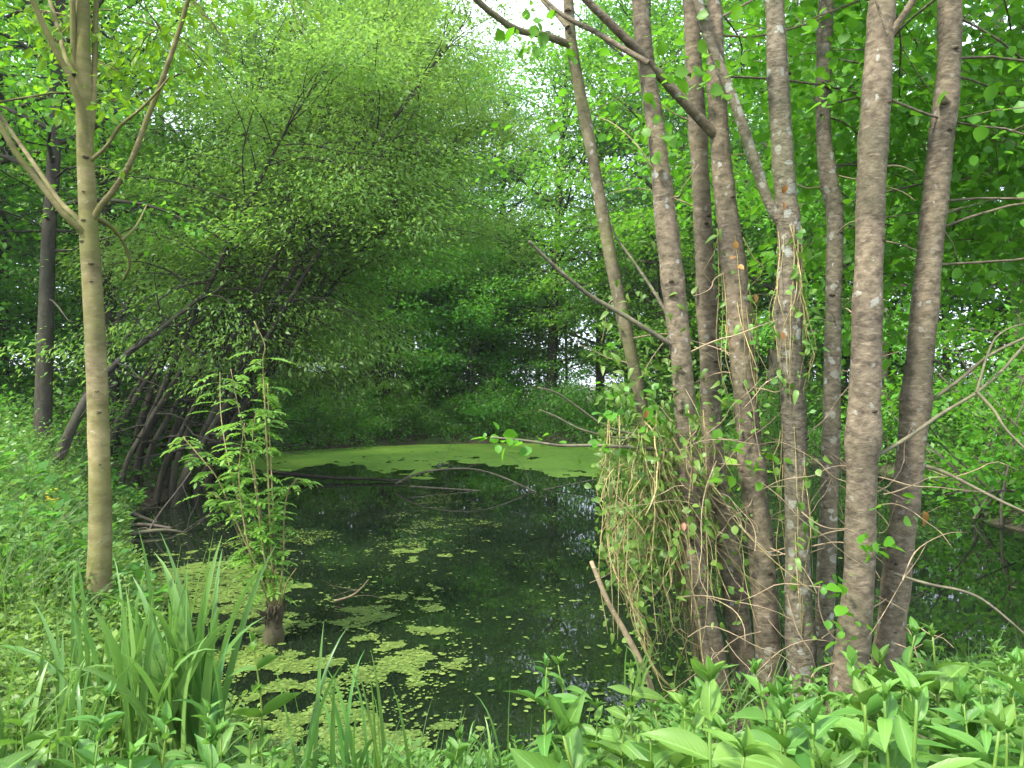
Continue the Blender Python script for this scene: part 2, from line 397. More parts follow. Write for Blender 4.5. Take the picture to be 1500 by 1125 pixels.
def weed_mat(name, a, b, c):
    m, t, o = newmat(name)
    at = t.nodes.new('ShaderNodeAttribute'); at.attribute_name = 'tint'
    tc = t.nodes.new('ShaderNodeTexCoord')
    n1 = nd(t, 'ShaderNodeTexNoise', Scale=45.0, Detail=4.0, Roughness=0.7); t.links.new(tc.outputs['Object'], n1.inputs['Vector'])
    n2 = nd(t, 'ShaderNodeTexNoise', Scale=0.8, Detail=5.0); t.links.new(tc.outputs['Object'], n2.inputs['Vector'])
    s = t.nodes.new('ShaderNodeMath'); s.operation = 'ADD'; t.links.new(n1.outputs['Fac'], s.inputs[0]); t.links.new(n2.outputs['Fac'], s.inputs[1])
    s2 = t.nodes.new('ShaderNodeMath'); s2.operation = 'MULTIPLY_ADD'; s2.inputs[1].default_value = 0.5; t.links.new(at.outputs['Fac'], s2.inputs[0]); t.links.new(s.outputs[0], s2.inputs[2])
    h = t.nodes.new('ShaderNodeMath'); h.operation = 'MULTIPLY'; h.inputs[1].default_value = 0.6; t.links.new(s2.outputs[0], h.inputs[0])
    col = ramp(t, h.outputs[0], [(0.45, a), (0.72, b), (0.98, c)]).outputs['Color']
    pb = nd(t, 'ShaderNodeBsdfPrincipled', Roughness=0.6); pb.inputs['Specular IOR Level'].default_value = 0.3
    bp = nd(t, 'ShaderNodeBump', Strength=0.5, Distance=0.01); t.links.new(n1.outputs['Fac'], bp.inputs['Height'])
    t.links.new(col, pb.inputs['Base Color']); t.links.new(bp.outputs[0], pb.inputs['Normal'])
    t.links.new(pb.outputs[0], o.inputs['Surface'])
    return m
M['duckweed'] = weed_mat('duckweed', (0.07, 0.15, 0.018), (0.16, 0.29, 0.035), (0.26, 0.40, 0.06))
M['fleck'] = weed_mat('fleck', (0.028, 0.052, 0.010), (0.085, 0.14, 0.022), (0.17, 0.235, 0.05))

# ------------------------------------------------------------------ the setting: ground and water
POND = np.array([(-5.9, 19.4), (-4.4, 20.6), (-2.9, 21.5), (0, 22.2), (2.3, 21.6), (4.2, 19.6), (5.9, 17.8), (7.2, 15.5), (7.8, 13.2),
                 (6.8, 11.0), (6.0, 9.7), (6.1, 8.4), (6.9, 7.0), (8.2, 5.6), (5.6, 4.9), (3.6, 4.5), (2.3, 4.35), (1.2, 4.15), (0.6, 3.85), (0.1, 3.35), (-0.5, 3.3),
                 (-1.1, 3.4), (-1.55, 3.9), (-2.0, 4.5), (-2.5, 5.4), (-3.25, 6.6), (-3.9, 7.6), (-4.6, 9.0), (-5.15, 10.4), (-5.4, 12.2), (-6.2, 15), (-6.6, 17.4)])

def pond_sd(x, y):
    """Signed distance to the shoreline: positive on land."""
    x = np.asarray(x, float); y = np.asarray(y, float)
    d = np.full(x.shape, 1e9); ins = np.zeros(x.shape, bool)
    a = POND; b = np.roll(POND, -1, 0)
    for (ax, ay), (bx, by) in zip(a, b):
        ex, ey = bx - ax, by - ay
        t = np.clip(((x - ax) * ex + (y - ay) * ey) / (ex * ex + ey * ey), 0, 1)
        d = np.minimum(d, np.hypot(x - ax - t * ex, y - ay - t * ey))
        c = ((ay > y) != (by > y))
        with np.errstate(divide='ignore', invalid='ignore'):
            ins ^= c & (x < ex * (y - ay) / (ey if ey else 1e-9) + ax)
    return np.where(ins, -d, d)

def gz(x, y):
    x = np.asarray(x, float); y = np.asarray(y, float)
    d = pond_sd(x, y) + 0.25 * (fbm(x * 1.3, y * 1.3, 5) - 0.5)
    out_ = 0.30 * np.clip(d / 0.7, 0, 1) ** 0.8 + 0.10 * np.clip(d / 4, 0, 1) + 0.3 * np.clip((d - 4) / 25, 0, 1)
    out_ = out_ + 0.22 * np.clip((-2.6 - x) / 3, 0, 1) * np.clip(d / 1.5, 0, 1)
    inn = np.maximum(0.6 * d, -0.5)
    h = np.where(d > 0, out_, inn)
    return h + 0.06 * (fbm(x * 2.1, y * 2.1, 11) - 0.5) + 0.5 * (fbm(x * 0.05, y * 0.05, 17) - 0.5) * np.clip(d / 20, 0, 1)

def axis(lo, f0, f1, hi, step):
    fine = np.arange(f0, f1, step)
    k = np.cumsum(step * 1.18 ** np.arange(1, 45))
    a = (f0 - k)[::-1]; b = f1 - step + k
    return np.concatenate([a[a > lo], fine, b[b < hi]])

gx, gy = axis(-700, -12, 14, 700, 0.2), axis(-300, -2, 26, 1200, 0.2)
GX, GY = np.meshgrid(gx, gy, indexing='ij')
GZ = gz(GX, GY)
nx, ny = GX.shape
i, j = np.meshgrid(np.arange(nx - 1), np.arange(ny - 1), indexing='ij')
b = Buf()
b.add(np.stack([GX, GY, GZ], -1), np.stack([i * ny + j, (i + 1) * ny + j, (i + 1) * ny + j + 1, i * ny + j + 1], -1).reshape(-1, 4))
tag(b.build('ground', M['ground']), kind='structure')

cx, cyy = POND.mean(0)
b = Buf()
ring = POND + nrm(POND - np.array([cx, cyy])) * 0.9
n = len(ring)
V = np.vstack([np.column_stack([ring, np.zeros(n)]), [[cx, cyy, 0]]])
b.add(V, [(k, (k + 1) % n, n) for k in range(n)][::-1])
wf = b.build('water', M['water'], smooth=False)
wf.data.flip_normals() if wf.data.polygons[0].normal.z < 0 else None
tag(wf, kind='structure')

# ------------------------------------------------------------------ tree growing
UP = np.array([0, 0, 1.0])

def rot_z(v, a):
    c, s = math.cos(a), math.sin(a)
    return np.array([c * v[0] - s * v[1], s * v[0] + c * v[1], v[2]])

def limb_path(base, d0, L, droop, rng, n=6, wob=0.12):
    pts = [np.array(base, float)]; d = np.array(d0, float)
    for k in range(n - 1):
        d = d + np.array([0, 0, -droop / (n - 1)]) + rng.normal(0, wob, 3)
        d = d / np.linalg.norm(d)
        pts.append(pts[-1] + d * L / (n - 1))
    return np.array(pts)

class Leaves:
    def __init__(self): self.p, self.d, self.t = [], [], []
    def spray(self, rng, c, out_dir, m, spread, flat):
        if rng.uniform() < 0.30: return
        m = max(2, int(m * rng.uniform(0.35, 2.1))); spread = spread * rng.uniform(0.7, 1.25)
        q = rng.normal(0, 1, (m, 3)) * np.array([spread, spread, spread * flat])
        self.p.append(c + q); self.t.append(np.full(m, rng.uniform(0, 1)))
        d = nrm(out_dir * 0.8 + q / max(spread, 1e-6) * 0.5 + rng.normal(0, 0.5, (m, 3))) + np.array([0, 0, -0.25])
        self.d.append(d)
    def flush(self, buf, rng, size, T=QUAD, wr=0.7, mat=0, upb=1.0):
        if not self.p: return
        p = np.vstack(self.p); d = np.vstack(self.d); N = len(p)
        nor = nrm(np.array([0, 0, upb]) + rng.normal(0, 0.55, (N, 3)))
        s = size * rng.uniform(0.45, 1.4, N)
        buf.leaves(T, p, d, nor, s, s * wr, mat, 0.5 * rng.uniform(0, 1, N) + 0.5 * np.concatenate(self.t))

def branch(tb, lv, rng, base, d0, L, r, droop=0.5, sec=2.2, leaf=18, spread=0.22, flat=0.45, seg=5, start=0.2, mat=0, wob=0.12):
    pts = limb_path(base, d0, L, droop, rng, 7, wob)
    rad = np.linspace(r, max(0.004, r * 0.18), 7)
    tb.tube(spline(pts, 12), np.interp(np.linspace(0, 6, 12), np.arange(7), rad), seg, mat)
    ns = max(3, int(L * sec))
    for k in range(ns):
        s = start + (1 - start) * (k + rng.uniform(0, 1)) / ns
        q = s * 6; i0 = min(5, int(q)); u = q - i0
        c = pts[i0] * (1 - u) + pts[i0 + 1] * u
        d = nrm(pts[i0 + 1] - pts[i0])
        side = 1 if k % 2 else -1
        d2 = rot_z(d, side * rng.uniform(0.5, 1.2)) + np.array([0, 0, rng.normal(0.05, 0.2)])
        d2 = d2 / np.linalg.norm(d2)
        L2 = L * 0.42 * (1.1 - 0.6 * s) * rng.uniform(0.6, 1.3)
        L2 = max(0.25, L2)
        p2 = limb_path(c, d2, L2, droop * 0.8, rng, 4, wob)
        tb.tube(p2, np.linspace(max(0.003, r * 0.22), 0.002, 4), 4, mat)
        nc = max(2, int(L2 / (spread * 1.1)))
        for q2 in range(nc):
            f = (q2 + 0.7) / nc * 3; i1 = min(2, int(f)); u1 = min(1, f - i1)
            lv.spray(rng, p2[i1] * (1 - u1) + p2[i1 + 1] * u1, d2, leaf, spread, flat)
    lv.spray(rng, pts[-1], nrm(pts[-1] - pts[-2]), leaf, spread, flat)

PROF = {
    'cone': lambda t: (1 - t) ** 0.75 * 0.9 + 0.12,
    'round': lambda t: math.sin(PI * min(1, 0.12 + 0.83 * t)) ** 0.7 + 0.05,
    'tall': lambda t: (math.sin(PI * min(1, 0.2 + 0.75 * t))) ** 0.8 * 0.8 + 0.12,
}

def grow(name, label, cat, loc, seed, H, r0, lean=(0, 0), crown0=0.2, Lmax=3.2, prof='cone', nb=46, leaf=15, size=0.11, spread=0.3,
         droop=0.5, el=(10, 45), bark='bark_far', lmat='leaf_far', group=None, bend=1.4, wr=0.7, flat=0.36, sec=2.0, forks=0, azr=None, bare=0):
    rng = np.random.default_rng(seed)
    root = thing(name, label, cat, loc, group)
    tb, cb, lv = Buf(), Buf(), Leaves()
    n = 16
    t = np.linspace(0, 1, n)
    wob = np.cumsum(rng.normal(0, 0.012 * H / n ** 0.5, (n, 2)), 0) * t[:, None]
    tp = np.column_stack([lean[0] * H * t ** bend + wob[:, 0], lean[1] * H * t ** bend + wob[:, 1], H * t * math.sqrt(max(0.1, 1 - 0.6 * (lean[0] ** 2 + lean[1] ** 2)))])
    tp[0, 2] = -0.3
    tr = r0 * ((1 - t) ** 0.75 * 0.92 + 0.08); tr[0] *= 1.35
    tb.tube(spline(tp, 34), np.interp(np.linspace(0, 1, 34), t, tr), 9, 0, rough=0.12, rng=rng)
    for k in range(nb):
        tt = crown0 + (1 - crown0) * ((k + rng.uniform(0, 1)) / nb) ** 0.9
        q = tt * (n - 1); i0 = min(n - 2, int(q)); u = q - i0
        base = tp[i0] * (1 - u) + tp[i0 + 1] * u
        az = k * 2.4 + rng.normal(0, 0.4)
        if azr is not None and rng.uniform() < azr[2]: az = rng.uniform(azr[0], azr[1])
        L = Lmax * PROF[prof]((tt - crown0) / (1 - crown0)) * rng.uniform(0.7, 1.3)
        e = R(rng.uniform(*el) + 25 * (tt - crown0))
        d0 = np.array([math.cos(az) * math.cos(e), math.sin(az) * math.cos(e), math.sin(e)])
        rb = max(0.008, min(np.interp(tt, t, tr) * 0.5, 0.02 * L))
        branch(tb, lv, rng, base, d0, max(0.5, L), rb, droop, sec, leaf, spread, flat)
    for k in range(bare):
        tt = rng.uniform(0.08, crown0 + 0.1)
        base = np.array([np.interp(tt, t, tp[:, c]) for c in range(3)])
        az = rng.uniform(0, 2 * PI); e = R(rng.uniform(-10, 40))
        p_ = limb_path(base, (math.cos(az) * math.cos(e), math.sin(az) * math.cos(e), math.sin(e)), rng.uniform(0.6, 2.0), 0.4, rng, 6, 0.2)
        tb.tube(p_, np.linspace(0.018, 0.004, 6), 4, 0)
    lv.flush(cb, rng, size, QUAD, wr)
    tb.build('trunk', M[bark], root)
    cb.build('crown', M[lmat], root)
    return root

def on(x, y): return (x, y, float(gz(np.array([x]), np.array([y]))[0]))

# --- far bank and the wood behind the pond
FB = 'trees of the wood around the pond'
far_a = grow('alder_tree', 'dark trunked alder on the far bank behind the left part of the duckweed', 'tree', on(-4.0, 23.5), 1, 16, 0.2, (0.01, 0), 0.16, 3.4, 'cone', 54, leaf=48, size=0.115, spread=0.38, group=FB)
far_b = grow('alder_tree', 'tall alder with a forked dark trunk rising at the middle of the far bank', 'tree', on(1.25, 24.3), 2, 11.8, 0.19, (0.03, -0.01), 0.15, 3.0, 'round', 52, leaf=48, size=0.115, spread=0.38, bark='bark_dark', group=FB)
far_c = grow('ash_tree', 'tall tree, crown tinted hazy blue, standing left of the white sky gap', 'tree', on(-5.7, 28.5), 3, 20, 0.25, (0.02, 0), 0.2, 4.0, 'tall', 64, leaf=46, size=0.125, spread=0.42, lmat='leaf_haze_tint', group=FB)
far_d = grow('alder_tree', 'yellow green alder on the far bank, first tree right of the duckweed end', 'tree', on(4.6, 21.8), 4, 15.5, 0.2, (-0.05, -0.06), 0.12, 3.9, 'round', 54, leaf=48, size=0.11, spread=0.38, lmat='leaf_alder', group=FB)
protos = [far_a, far_b, far_c, far_d]

ROW1 = [  # x, y, proto, scale, rot, label
    (-9.0, 25.5, 0, 1.0, 1.0, 'alder on the far bank half hidden behind the leaning willows'),
    (-6.2, 26.0, 3, 0.95, 2.2, 'bright alder behind the left end of the duckweed mat'),
    (-2.0, 26.2, 1, 1.0, 3.9, 'alder behind the forked trunk, left of the middle of the far bank'),
    (-1.3, 33.0, 2, 0.78, 5.0, 'lower tree tinted hazy blue whose top closes the bottom of the white sky gap'),
    (-0.4, 27.8, 1, 1.06, 2.0, 'round topped alder just below the white sky gap'),
    (3.0, 25.6, 0, 0.88, 0.4, 'alder on the far bank right of the forked dark trunk'),
    (6.6, 19.0, 3, 0.95, 1.4, 'yellow green alder on the right bank leaning out over the water'),
    (8.2, 16.6, 0, 0.85, 2.9, 'alder on the right bank seen between the clump stems'),
    (9.6, 14.0, 3, 0.82, 4.4, 'leafy alder on the right bank seen right of the last clump stem'),
    (10.2, 10.8, 1, 0.72, 0.8, 'alder at the right edge above the bank shrubs'),
    (12.4, 12.8, 3, 0.85, 5.4, 'alder behind the shrubs at the right edge'),
]
for x, y, k, s, rz, lb in ROW1: dup(protos[k], on(x, y), rz, s, lb, FB)
UG = 'low leafy trees under the wood behind the bank'
und = grow('hazel_tree', 'low leafy tree right behind the shrubs at the left of the far bank', 'tree', on(-7.0, 23.5), 8, 7.0, 0.09, (0.03, 0), 0.04, 2.6, 'round', 44, leaf=40, size=0.12, spread=0.36, bark='bark_far', group=UG)
for x, y, s, rz in [(-4.6, 25.0, .9, 1), (-2.6, 24.6, .8, 2), (-0.6, 26, .9, 3), (4.4, 24.5, 1, 5), (6.4, 21.6, 1, .5), (8.4, 19, 1, 1.5), (9.6, 16.6, 1, 2.5), (11, 14.2, 1, 3.5), (11.8, 11, .95, 4.5),
                    (-9.5, 22.5, 1.1, 5.5), (-11.5, 20, 1.1, .2), (-10.8, 16, 1.05, 1.2), (-11.2, 13, 1.0, 2.2), (-12.5, 26, 1.2, 3.2), (-3.5, 23.0, .8, 2.3), (-1.3, 23.5, .75, 3.3), (4.3, 21.9, .85, 1.1), (2.4, 33, .9, 2.6), (5.4, 32, 1.0, 3.6), (-0.4, 29.5, 1.0, 4.6), (-5.5, 28, 1.1, 4.2), (-1.5, 29, 1.1, .9), (7, 26, 1.1, 3.9), (10.5, 23, 1.1, 4.9), (13, 18, 1.1, 5.9), (14.5, 14, 1.1, .6), (-12.5, 16, 1.1, 2.2), (-14.5, 20, 1.2, 3.1), (-16.5, 15, 1.2, .4), (-10, 19, 1.0, 1.4), (-9.3, 11.8, .7, 2.4), (-8.6, 29.5, 1.2, 1.6), (15, 10, 1, 2)]:
    dup(und, on(x, y), rz, s, 'low leafy tree in the dark undergrowth behind the bank shrubs', UG)
rr = random.Random(7)
spots = []
for x, y in [(-19, 27), (-15.5, 25), (-12.5, 28.5), (-16, 33), (-11, 36), (-20, 38), (-5, 37), (-8.5, 42), (-26, 32), (-14, 44),
             (6.5, 27), (9.5, 24), (8, 31), (12, 28), (15.5, 17.5), (19, 21), (12, 36), (5.5, 36), (20, 14), (22, 27), (16, 39), (9, 44), (1.5, 44)]:
    spots.append((x, y))
for x, y in spots:
    k = rr.choice([0, 1, 3, 0, 2]) if abs(x) > 3 else 0
    s = rr.uniform(0.9, 1.12) if abs(x) > 3.6 else 0.85
    dup(protos[k], on(x, y), rr.uniform(0, 6.28), s, 'green tree deep in the wood behind the first row of bank trees', 'trees deep in the wood')

# --- left bank: arching willows and straight dark trunks
WG = 'willow stems arching over the pond from the left bank'
wil = []
for k, (sd, lean, H) in enumerate([(21, (0.54, -0.05), 8.0), (22, (0.42, 0.12), 8.8), (23, (0.62, -0.15), 7.0)]):
    wil.append(grow('willow_tree', 'arching willow', 'tree', (0, 0, -50), sd, H, 0.06, lean, 0.34, 2.3, 'round', 42, leaf=60, size=0.072, spread=0.34, sec=1.7, flat=0.26,
                    droop=0.8, el=(0, 50), bark='bark_dark', lmat='leaf_willow', group=WG, wr=0.42, bend=1.25, bare=4))
WSP = [  # x, y, proto, scale, rz, label
    (-4.95, 11.0, 0, 1.0, 0.05, 'foremost arching willow stem, lowest over the water of the left bank'),
    (-5.6, 12.0, 1, 1.0, -0.1, 'second arching willow stem, just behind the foremost one'),
    (-5.3, 12.8, 2, 1.05, 0.2, 'strongly tilted willow stem arching far out over the dark water'),
    (-6.1, 13.2, 0, 1.05, 0.3, 'willow stem in the middle of the tilted row on the left bank'),
    (-6.5, 14.4, 1, 1.1, 0.1, 'steep willow stem behind the middle of the tilted row'),
    (-6.8, 15.8, 2, 1.15, -0.15, 'farthest low willow arching toward the duckweed mat'),
    (-7.1, 17.2, 0, 1.15, -0.1, 'farthest willow of the tilted row beside the duckweed mat'),
    (-5.3, 11.6, 1, 0.85, 0.5, 'slim willow stem squeezed behind the foremost arching one'),
    (-5.7, 11.3, 2, 0.9, -0.3, 'slim willow stem left of the foremost arching one'),
    (-5.5, 13.4, 0, 0.95, -0.35, 'slim willow stem right of the strongly tilted one'),
    (-6.3, 12.4, 1, 1.0, 0.6, 'slim upright willow stem in the second rank of the row'),
    (-6.0, 14.6, 2, 1.0, 0.1, 'slim willow stem leaning low over the mud in the rear half of the row'),
    (-6.9, 11.6, 1, 0.95, 0.35, 'willow stem farthest back from the water, nearest the straight dark trunks'),
]
for q, (x, y, k, s, rz, lb) in enumerate(WSP):
    z = on(x, y)
    if q < 3:
        r_ = wil[k]; r_.location = z; r_.rotation_euler = (0, 0, rz); r_.scale = (s, s, s); r_['label'] = lb
    else: dup(wil[k], z, rz, s, lb, WG)
thin = grow('willow_tree', 'bare lower stem of the willow thicket, nearest the mud', 'tree', on(-4.9, 10.7), 26, 6.5, 0.05, (0.55, 0.0), 0.5, 1.5, 'round', 16, leaf=34, size=0.07, spread=0.3, droop=0.8, bark='bark_dark', lmat='leaf_willow', group='thin bare stems of the willow thicket', wr=0.42, bend=1.15, bare=3)
for x, y, rz, s in [(-5.0, 11.6, .25, 1.0), (-5.3, 11.1, -.2, .9), (-5.5, 12.3, .1, 1.05), (-5.8, 11.7, .5, .95), (-6.2, 11.3, .2, 1.0), (-5.2, 12.2, -.4, 1.0), (-6.5, 13.0, .35, 1.1), (-5.8, 13.9, -.1, 1.1), (-6.1, 15.0, 0, 1.1), (-6.6, 12.0, .8, .9), (-5.6, 10.6, .6, .85), (-7.0, 13.8, .4, 1.15)]:
    dup(thin, on(x, y), rz, s, 'thin dark bare stem among the fanned stems of the willow thicket')
EG = 'low leafy bushes overhanging the far edge of the pond'
LG = 'straight dark trunks on the left bank'
lt = grow('alder_tree', 'dark straight trunk directly left of the pale young tree', 'tree', on(-6.0, 9.6), 31, 12, 0.105, (0.03, 0), 0.28, 2.8, 'tall', 40, size=0.09, leaf=24, spread=0.32, bark='bark_dark', lmat='leaf_alder', group=LG, bare=6)
for x, y, s, rz, lb in [(-7.1, 9.4, 1.05, 2.0, 'thick dark trunk at the left edge of the view'), (-8.3, 11.5, 1.1, 3.3, 'dark trunk behind the thick one at the left edge'),
                        (-6.9, 13.0, 1.05, 4.0, 'dark trunk showing just right of the pale young tree'), (-9.5, 14.0, 1.2, 5.1, 'dark trunk deep behind the left bank shrubs'),
                        (-11.5, 11.0, 1.1, 0.7, 'dark trunk outside the left edge of the meadow'), (-9.5, 17.5, 1.25, 1.7, 'dark trunk far back behind the willow row'), (-13, 18, 1.3, 2.7, 'dark trunk far back at the left, behind the meadow')]:
    dup(lt, on(x, y), rz, s, lb, LG)

# a slanting bare trunk between meadow and willows
b = Buf(); rng = np.random.default_rng(40)
pts = [P(75, 700, 9.0), P(95, 650, 9.0), P(130, 580, 9.1), P(175, 528, 9.3), P(235, 482, 9.6), P(300, 430, 10.0)]
b.tube(spline(pts, 30), np.linspace(0.072, 0.022, 30), 9, rough=0.2, rng=rng)
root = thing('slanting_trunk', 'pale brown slanting bare trunk crossing behind the young tree', 'tree trunk', pts[0])
for q in range(14):
    c = spline(pts, 30)[rng.integers(8, 30)]
    b.tube(limb_path(c, nrm(np.array([rng.normal(.3, .6), rng.normal(0, .6), rng.normal(.5, .5)])), rng.uniform(.4, 1.3), .3, rng, 6, .2), np.linspace(.014, .004, 6), 4)
o = b.build('trunk', M['bark_dark'], root); o.location = -Vector(pts[0])

# --- shrubs along the banks
def shrub(name, seed, H, Rr, n, size, lmat, label, loc, group, wr=0.6, leaf=14):
    rng = np.random.default_rng(seed)
    root = thing(name, label, 'shrub', loc, group)
    tb, cb, lv = Buf(), Buf(), Leaves()
    for k in range(n):
        az = rng.uniform(0, 2 * PI); e = R(rng.uniform(25, 85))
        d0 = np.array([math.cos(az) * math.cos(e), math.sin(az) * math.cos(e), math.sin(e)])
        L = H * rng.uniform(0.6, 1.1) * (0.75 + 0.25 * math.sin(e))
        branch(tb, lv, rng, (rng.normal(0, Rr * 0.15), rng.normal(0, Rr * 0.15), -0.1), d0, L, 0.014, 0.6, 3.2, leaf, 0.17, 0.6, 4, 0.15)
    lv.flush(cb, rng, size, QUAD, wr)
    tb.build('stems', M['bark_far'], root); cb.build('foliage', M[lmat], root)
    return root
SG = 'shrubs along the pond banks'
s1 = shrub('bank_shrub', 51, 2.3, 1.2, 22, 0.085, 'leaf_shrub', 'dark shrub on the far bank at the left end of the duckweed', on(-6.0, 20.9), SG)
s2 = shrub('bank_shrub', 52, 1.7, 1.0, 18, 0.075, 'leaf_shrub', 'round shrub on the far bank left of the forked trunk', on(-4.6, 21.8), SG)
s3 = shrub('bank_shrub', 53, 2.0, 1.2, 22, 0.07, 'leaf_alder', 'light green shrub at the right edge above the water', on(7.9, 9.6), SG)
for x, y, p_, s, lb in [(-3.0, 22.6, s1, 1.0, 'shrub on the far bank under the straight alder'), (-1.4, 22.9, s2, 1.1, 'shrub on the far bank just left of its middle'), (0.2, 23.1, s1, 0.95, 'shrub in the middle of the far bank'),
                        (1.8, 22.6, s2, 1.15, 'shrub below the forked dark trunk'), (3.2, 21.7, s1, 1.05, 'shrub at the right end of the duckweed mat'), (4.9, 20.2, s3, 1.1, 'light shrub on the bank right of the duckweed'),
                        (6.6, 18.2, s1, 1.0, 'shrub on the right bank behind the clump stems'), (7.9, 16.0, s3, 1.1, 'light shrub on the right bank behind the clump'), (8.9, 13.6, s2, 1.3, 'shrub on the right bank right of the last stem'),
                        (8.7, 11.4, s3, 1.1, 'bright shrub on the right bank between water and alders'), (8.6, 8.4, s2, 1.1, 'low shrub at the right edge nearest the camera'), (9.8, 9.9, s1, 1.0, 'tall shrub behind the light one at the right edge'),
                        (6.4, 9.5, s3, 1.55, 'bright leafy shrub leaning over the water at the right edge'), (7.0, 8.3, s3, 1.35, 'leafy shrub nearest the camera on the right bank'), (7.6, 11.2, s2, 1.4, 'shrub behind the bright one leaning over the water at the right'),
                        (-7.6, 18.6, s1, 1.1, 'dark shrub under the farthest willow'), (-6.4, 10.6, s2, 0.9, 'small shrub at the foot of the willow row'), (-7.6, 10.4, s3, 1.0, 'light shrub among the straight dark trunks'),
                        (-8.8, 9.4, s3, 1.1, 'light shrub at the left edge behind the meadow'), (-8.2, 13.2, s1, 1.2, 'dark shrub behind the willow bases'), (-10.2, 12.5, s2, 1.4, 'shrub deep at the left behind the meadow'), (-5.9, 8.7, s2, 0.75, 'low shrub where the meadow meets the dark trunks'),
                        (-7.2, 15.2, s1, 1.0, 'dark shrub between the rear willow bases')]:
    dup(p_, on(x, y), rr.uniform(0, 6.28), s, lb, SG)
for x, y in [(-12, 23), (-9.5, 22.5), (-16, 22), (-7.5, 24.8), (-4.5, 25.2), (-2.4, 25), (5.4, 23.6), (7.4, 21), (9.4, 18.4), (10.8, 16), (12.2, 18.5), (12.5, 15), (14.5, 13), (-13, 14.5), (-12, 17), (-11, 20), (14, 20), (10, 21), (13, 9), (-5, 29), (0, 28.5), (8.5, 27.5), (-9.5, 28)]:
    dup(rr.choice([s1, s2, s1]), on(x, y), rr.uniform(0, 6.28), rr.uniform(1.1, 1.6), 'dark shrub under the trees of the wood behind the bank', 'undergrowth shrubs in the wood')
edge = spline(np.array([(-6.3, 18.0), (-5.9, 19.5), (-4.4, 20.8), (-2.9, 21.7), (0, 22.4), (2.3, 21.8), (4.3, 19.8), (6.0, 18.0), (7.4, 15.6), (8.3, 13.2)]), 22)
for q, (x, y) in enumerate(edge):
    dup([s2, s1, s2, s3][q % 4] if q > 12 else [s2, s1][q % 2], on(x + rr.uniform(-.15, .15), y + rr.uniform(0, .3)), rr.uniform(0, 6.28), rr.uniform(.55, .85), 'low leafy bush overhanging the far edge of the water', EG)
# ------------------------------------------------------------------ young pale tree on the left
def W(lst, Y): return [P(a, b_, Y) for a, b_ in lst]
rng = np.random.default_rng(60)
YT = 4.6
base = P(140, 915, YT)
root = thing('young_tree', 'young tree with smooth olive yellow bark at the left, standing in the meadow', 'tree', base)
tb, cb, lv = Buf(), Buf(), Leaves()
off = Vector(base)
ctl = W([(138, 930), (143, 880), (147, 760), (144, 620), (139, 480), (131, 350), (125, 220), (122, 100), (121, 0), (122, -180), (128, -420), (130, -700)], YT)
wpx = np.array([48, 36, 31, 29, 28, 26, 23, 21, 19, 16, 11, 5]) * YT / FPX / 2
tb.tube(spline(ctl, 130), np.interp(np.linspace(0, 11, 130), np.arange(12), wpx), 18, rough=0.05, rng=rng)
def limb(buf, pix, Y0, Y1, w0, w1, seg=8, n=24, mat=0):
    k = len(pix)
    pp = [P(a, b_, Y0 + (Y1 - Y0) * q / (k - 1)) for q, (a, b_) in enumerate(pix)]
    s_ = spline(pp, n)
    nb_ = Buf(); nb_.tube(s_, np.linspace(w0, w1, n) * Y0 / FPX / 2, seg, 0, rough=0.08, rng=rng)
    BR.append((buf, nb_, mat))
    return s_
BR = []
def build_limbs(buf, mats, root, off):
    for bf, nb_, mat in BR:
        if bf is buf:
            o = nb_.build('dead_branch' if mat == 2 else 'branch', mats[mat], root); o.location = off
LB = []
LB.append(limb(tb, [(132, 352), (118, 336), (98, 318), (60, 270), (25, 225), (-10, 165), (-60, 90)], YT, 4.3, 10, 7))
LB.append(limb(tb, [(132, 342), (112, 318), (88, 295), (50, 240), (15, 190), (-30, 120)], YT, 4.9, 9, 5))
LB.append(limb(tb, [(131, 330), (146, 303), (165, 280), (190, 240), (215, 175), (240, 110), (262, 45), (280, -20), (300, -110)], YT, 4.4, 10, 6))
LB.append(limb(tb, [(128, 245), (120, 170), (105, 120), (80, 70), (50, 5), (20, -80)], YT, 4.3, 11, 7))
LB.append(limb(tb, [(112, 130), (108, 70), (106, 0), (104, -90)], YT, 4.5, 9, 7))
LB.append(limb(tb, [(108, 110), (95, 80), (85, 40), (70, -10), (50, -80)], YT - 0.1, 4.8, 8, 5))
LB.append(limb(tb, [(127, 262), (137, 150), (139, 80), (141, 0), (146, -120)], YT, 4.7, 9, 7))
LB.append(limb(tb, [(126, 240), (155, 215), (175, 185), (205, 160), (232, 132), (248, 112)], YT, 4.3, 6, 2.5))
LB.append(limb(tb, [(130, 315), (158, 328), (178, 350), (190, 385), (180, 410)], YT, 5.0, 8, 3))
LB.append(limb(tb, [(178, 352), (200, 330), (215, 300)], YT + .1, 5.0, 5, 2))
for s_, dens in zip(LB, (1.0, 1.0, 1.2, 1.0, .8, .7, .8, 0, 0, 0)):
    if not dens: continue
    e = s_[-1]; d = nrm(s_[-1] - s_[-3])
    for q in range(int(5 * dens)):
        branch(tb, lv, rng, s_[-1 - 2 * (q % 3)], nrm(d + rng.normal(0, 0.45, 3)), rng.uniform(0.5, 0.9), 0.008, 0.5, 6, 7, 0.09, 0.5, 4)
for q in range(18):   # crown above the picture and the bright sprays just inside it
    tt = rng.uniform(0.84, 1.0)
    c = spline(ctl, 130)[int(tt * 129)]
    az = rng.uniform(0, 2 * PI)
    branch(tb, lv, rng, c, np.array([math.cos(az) * .8, math.sin(az) * .8, 0.6]), rng.uniform(0.7, 1.5), 0.01, 0.6, 4, 7, 0.12, 0.5, 4)
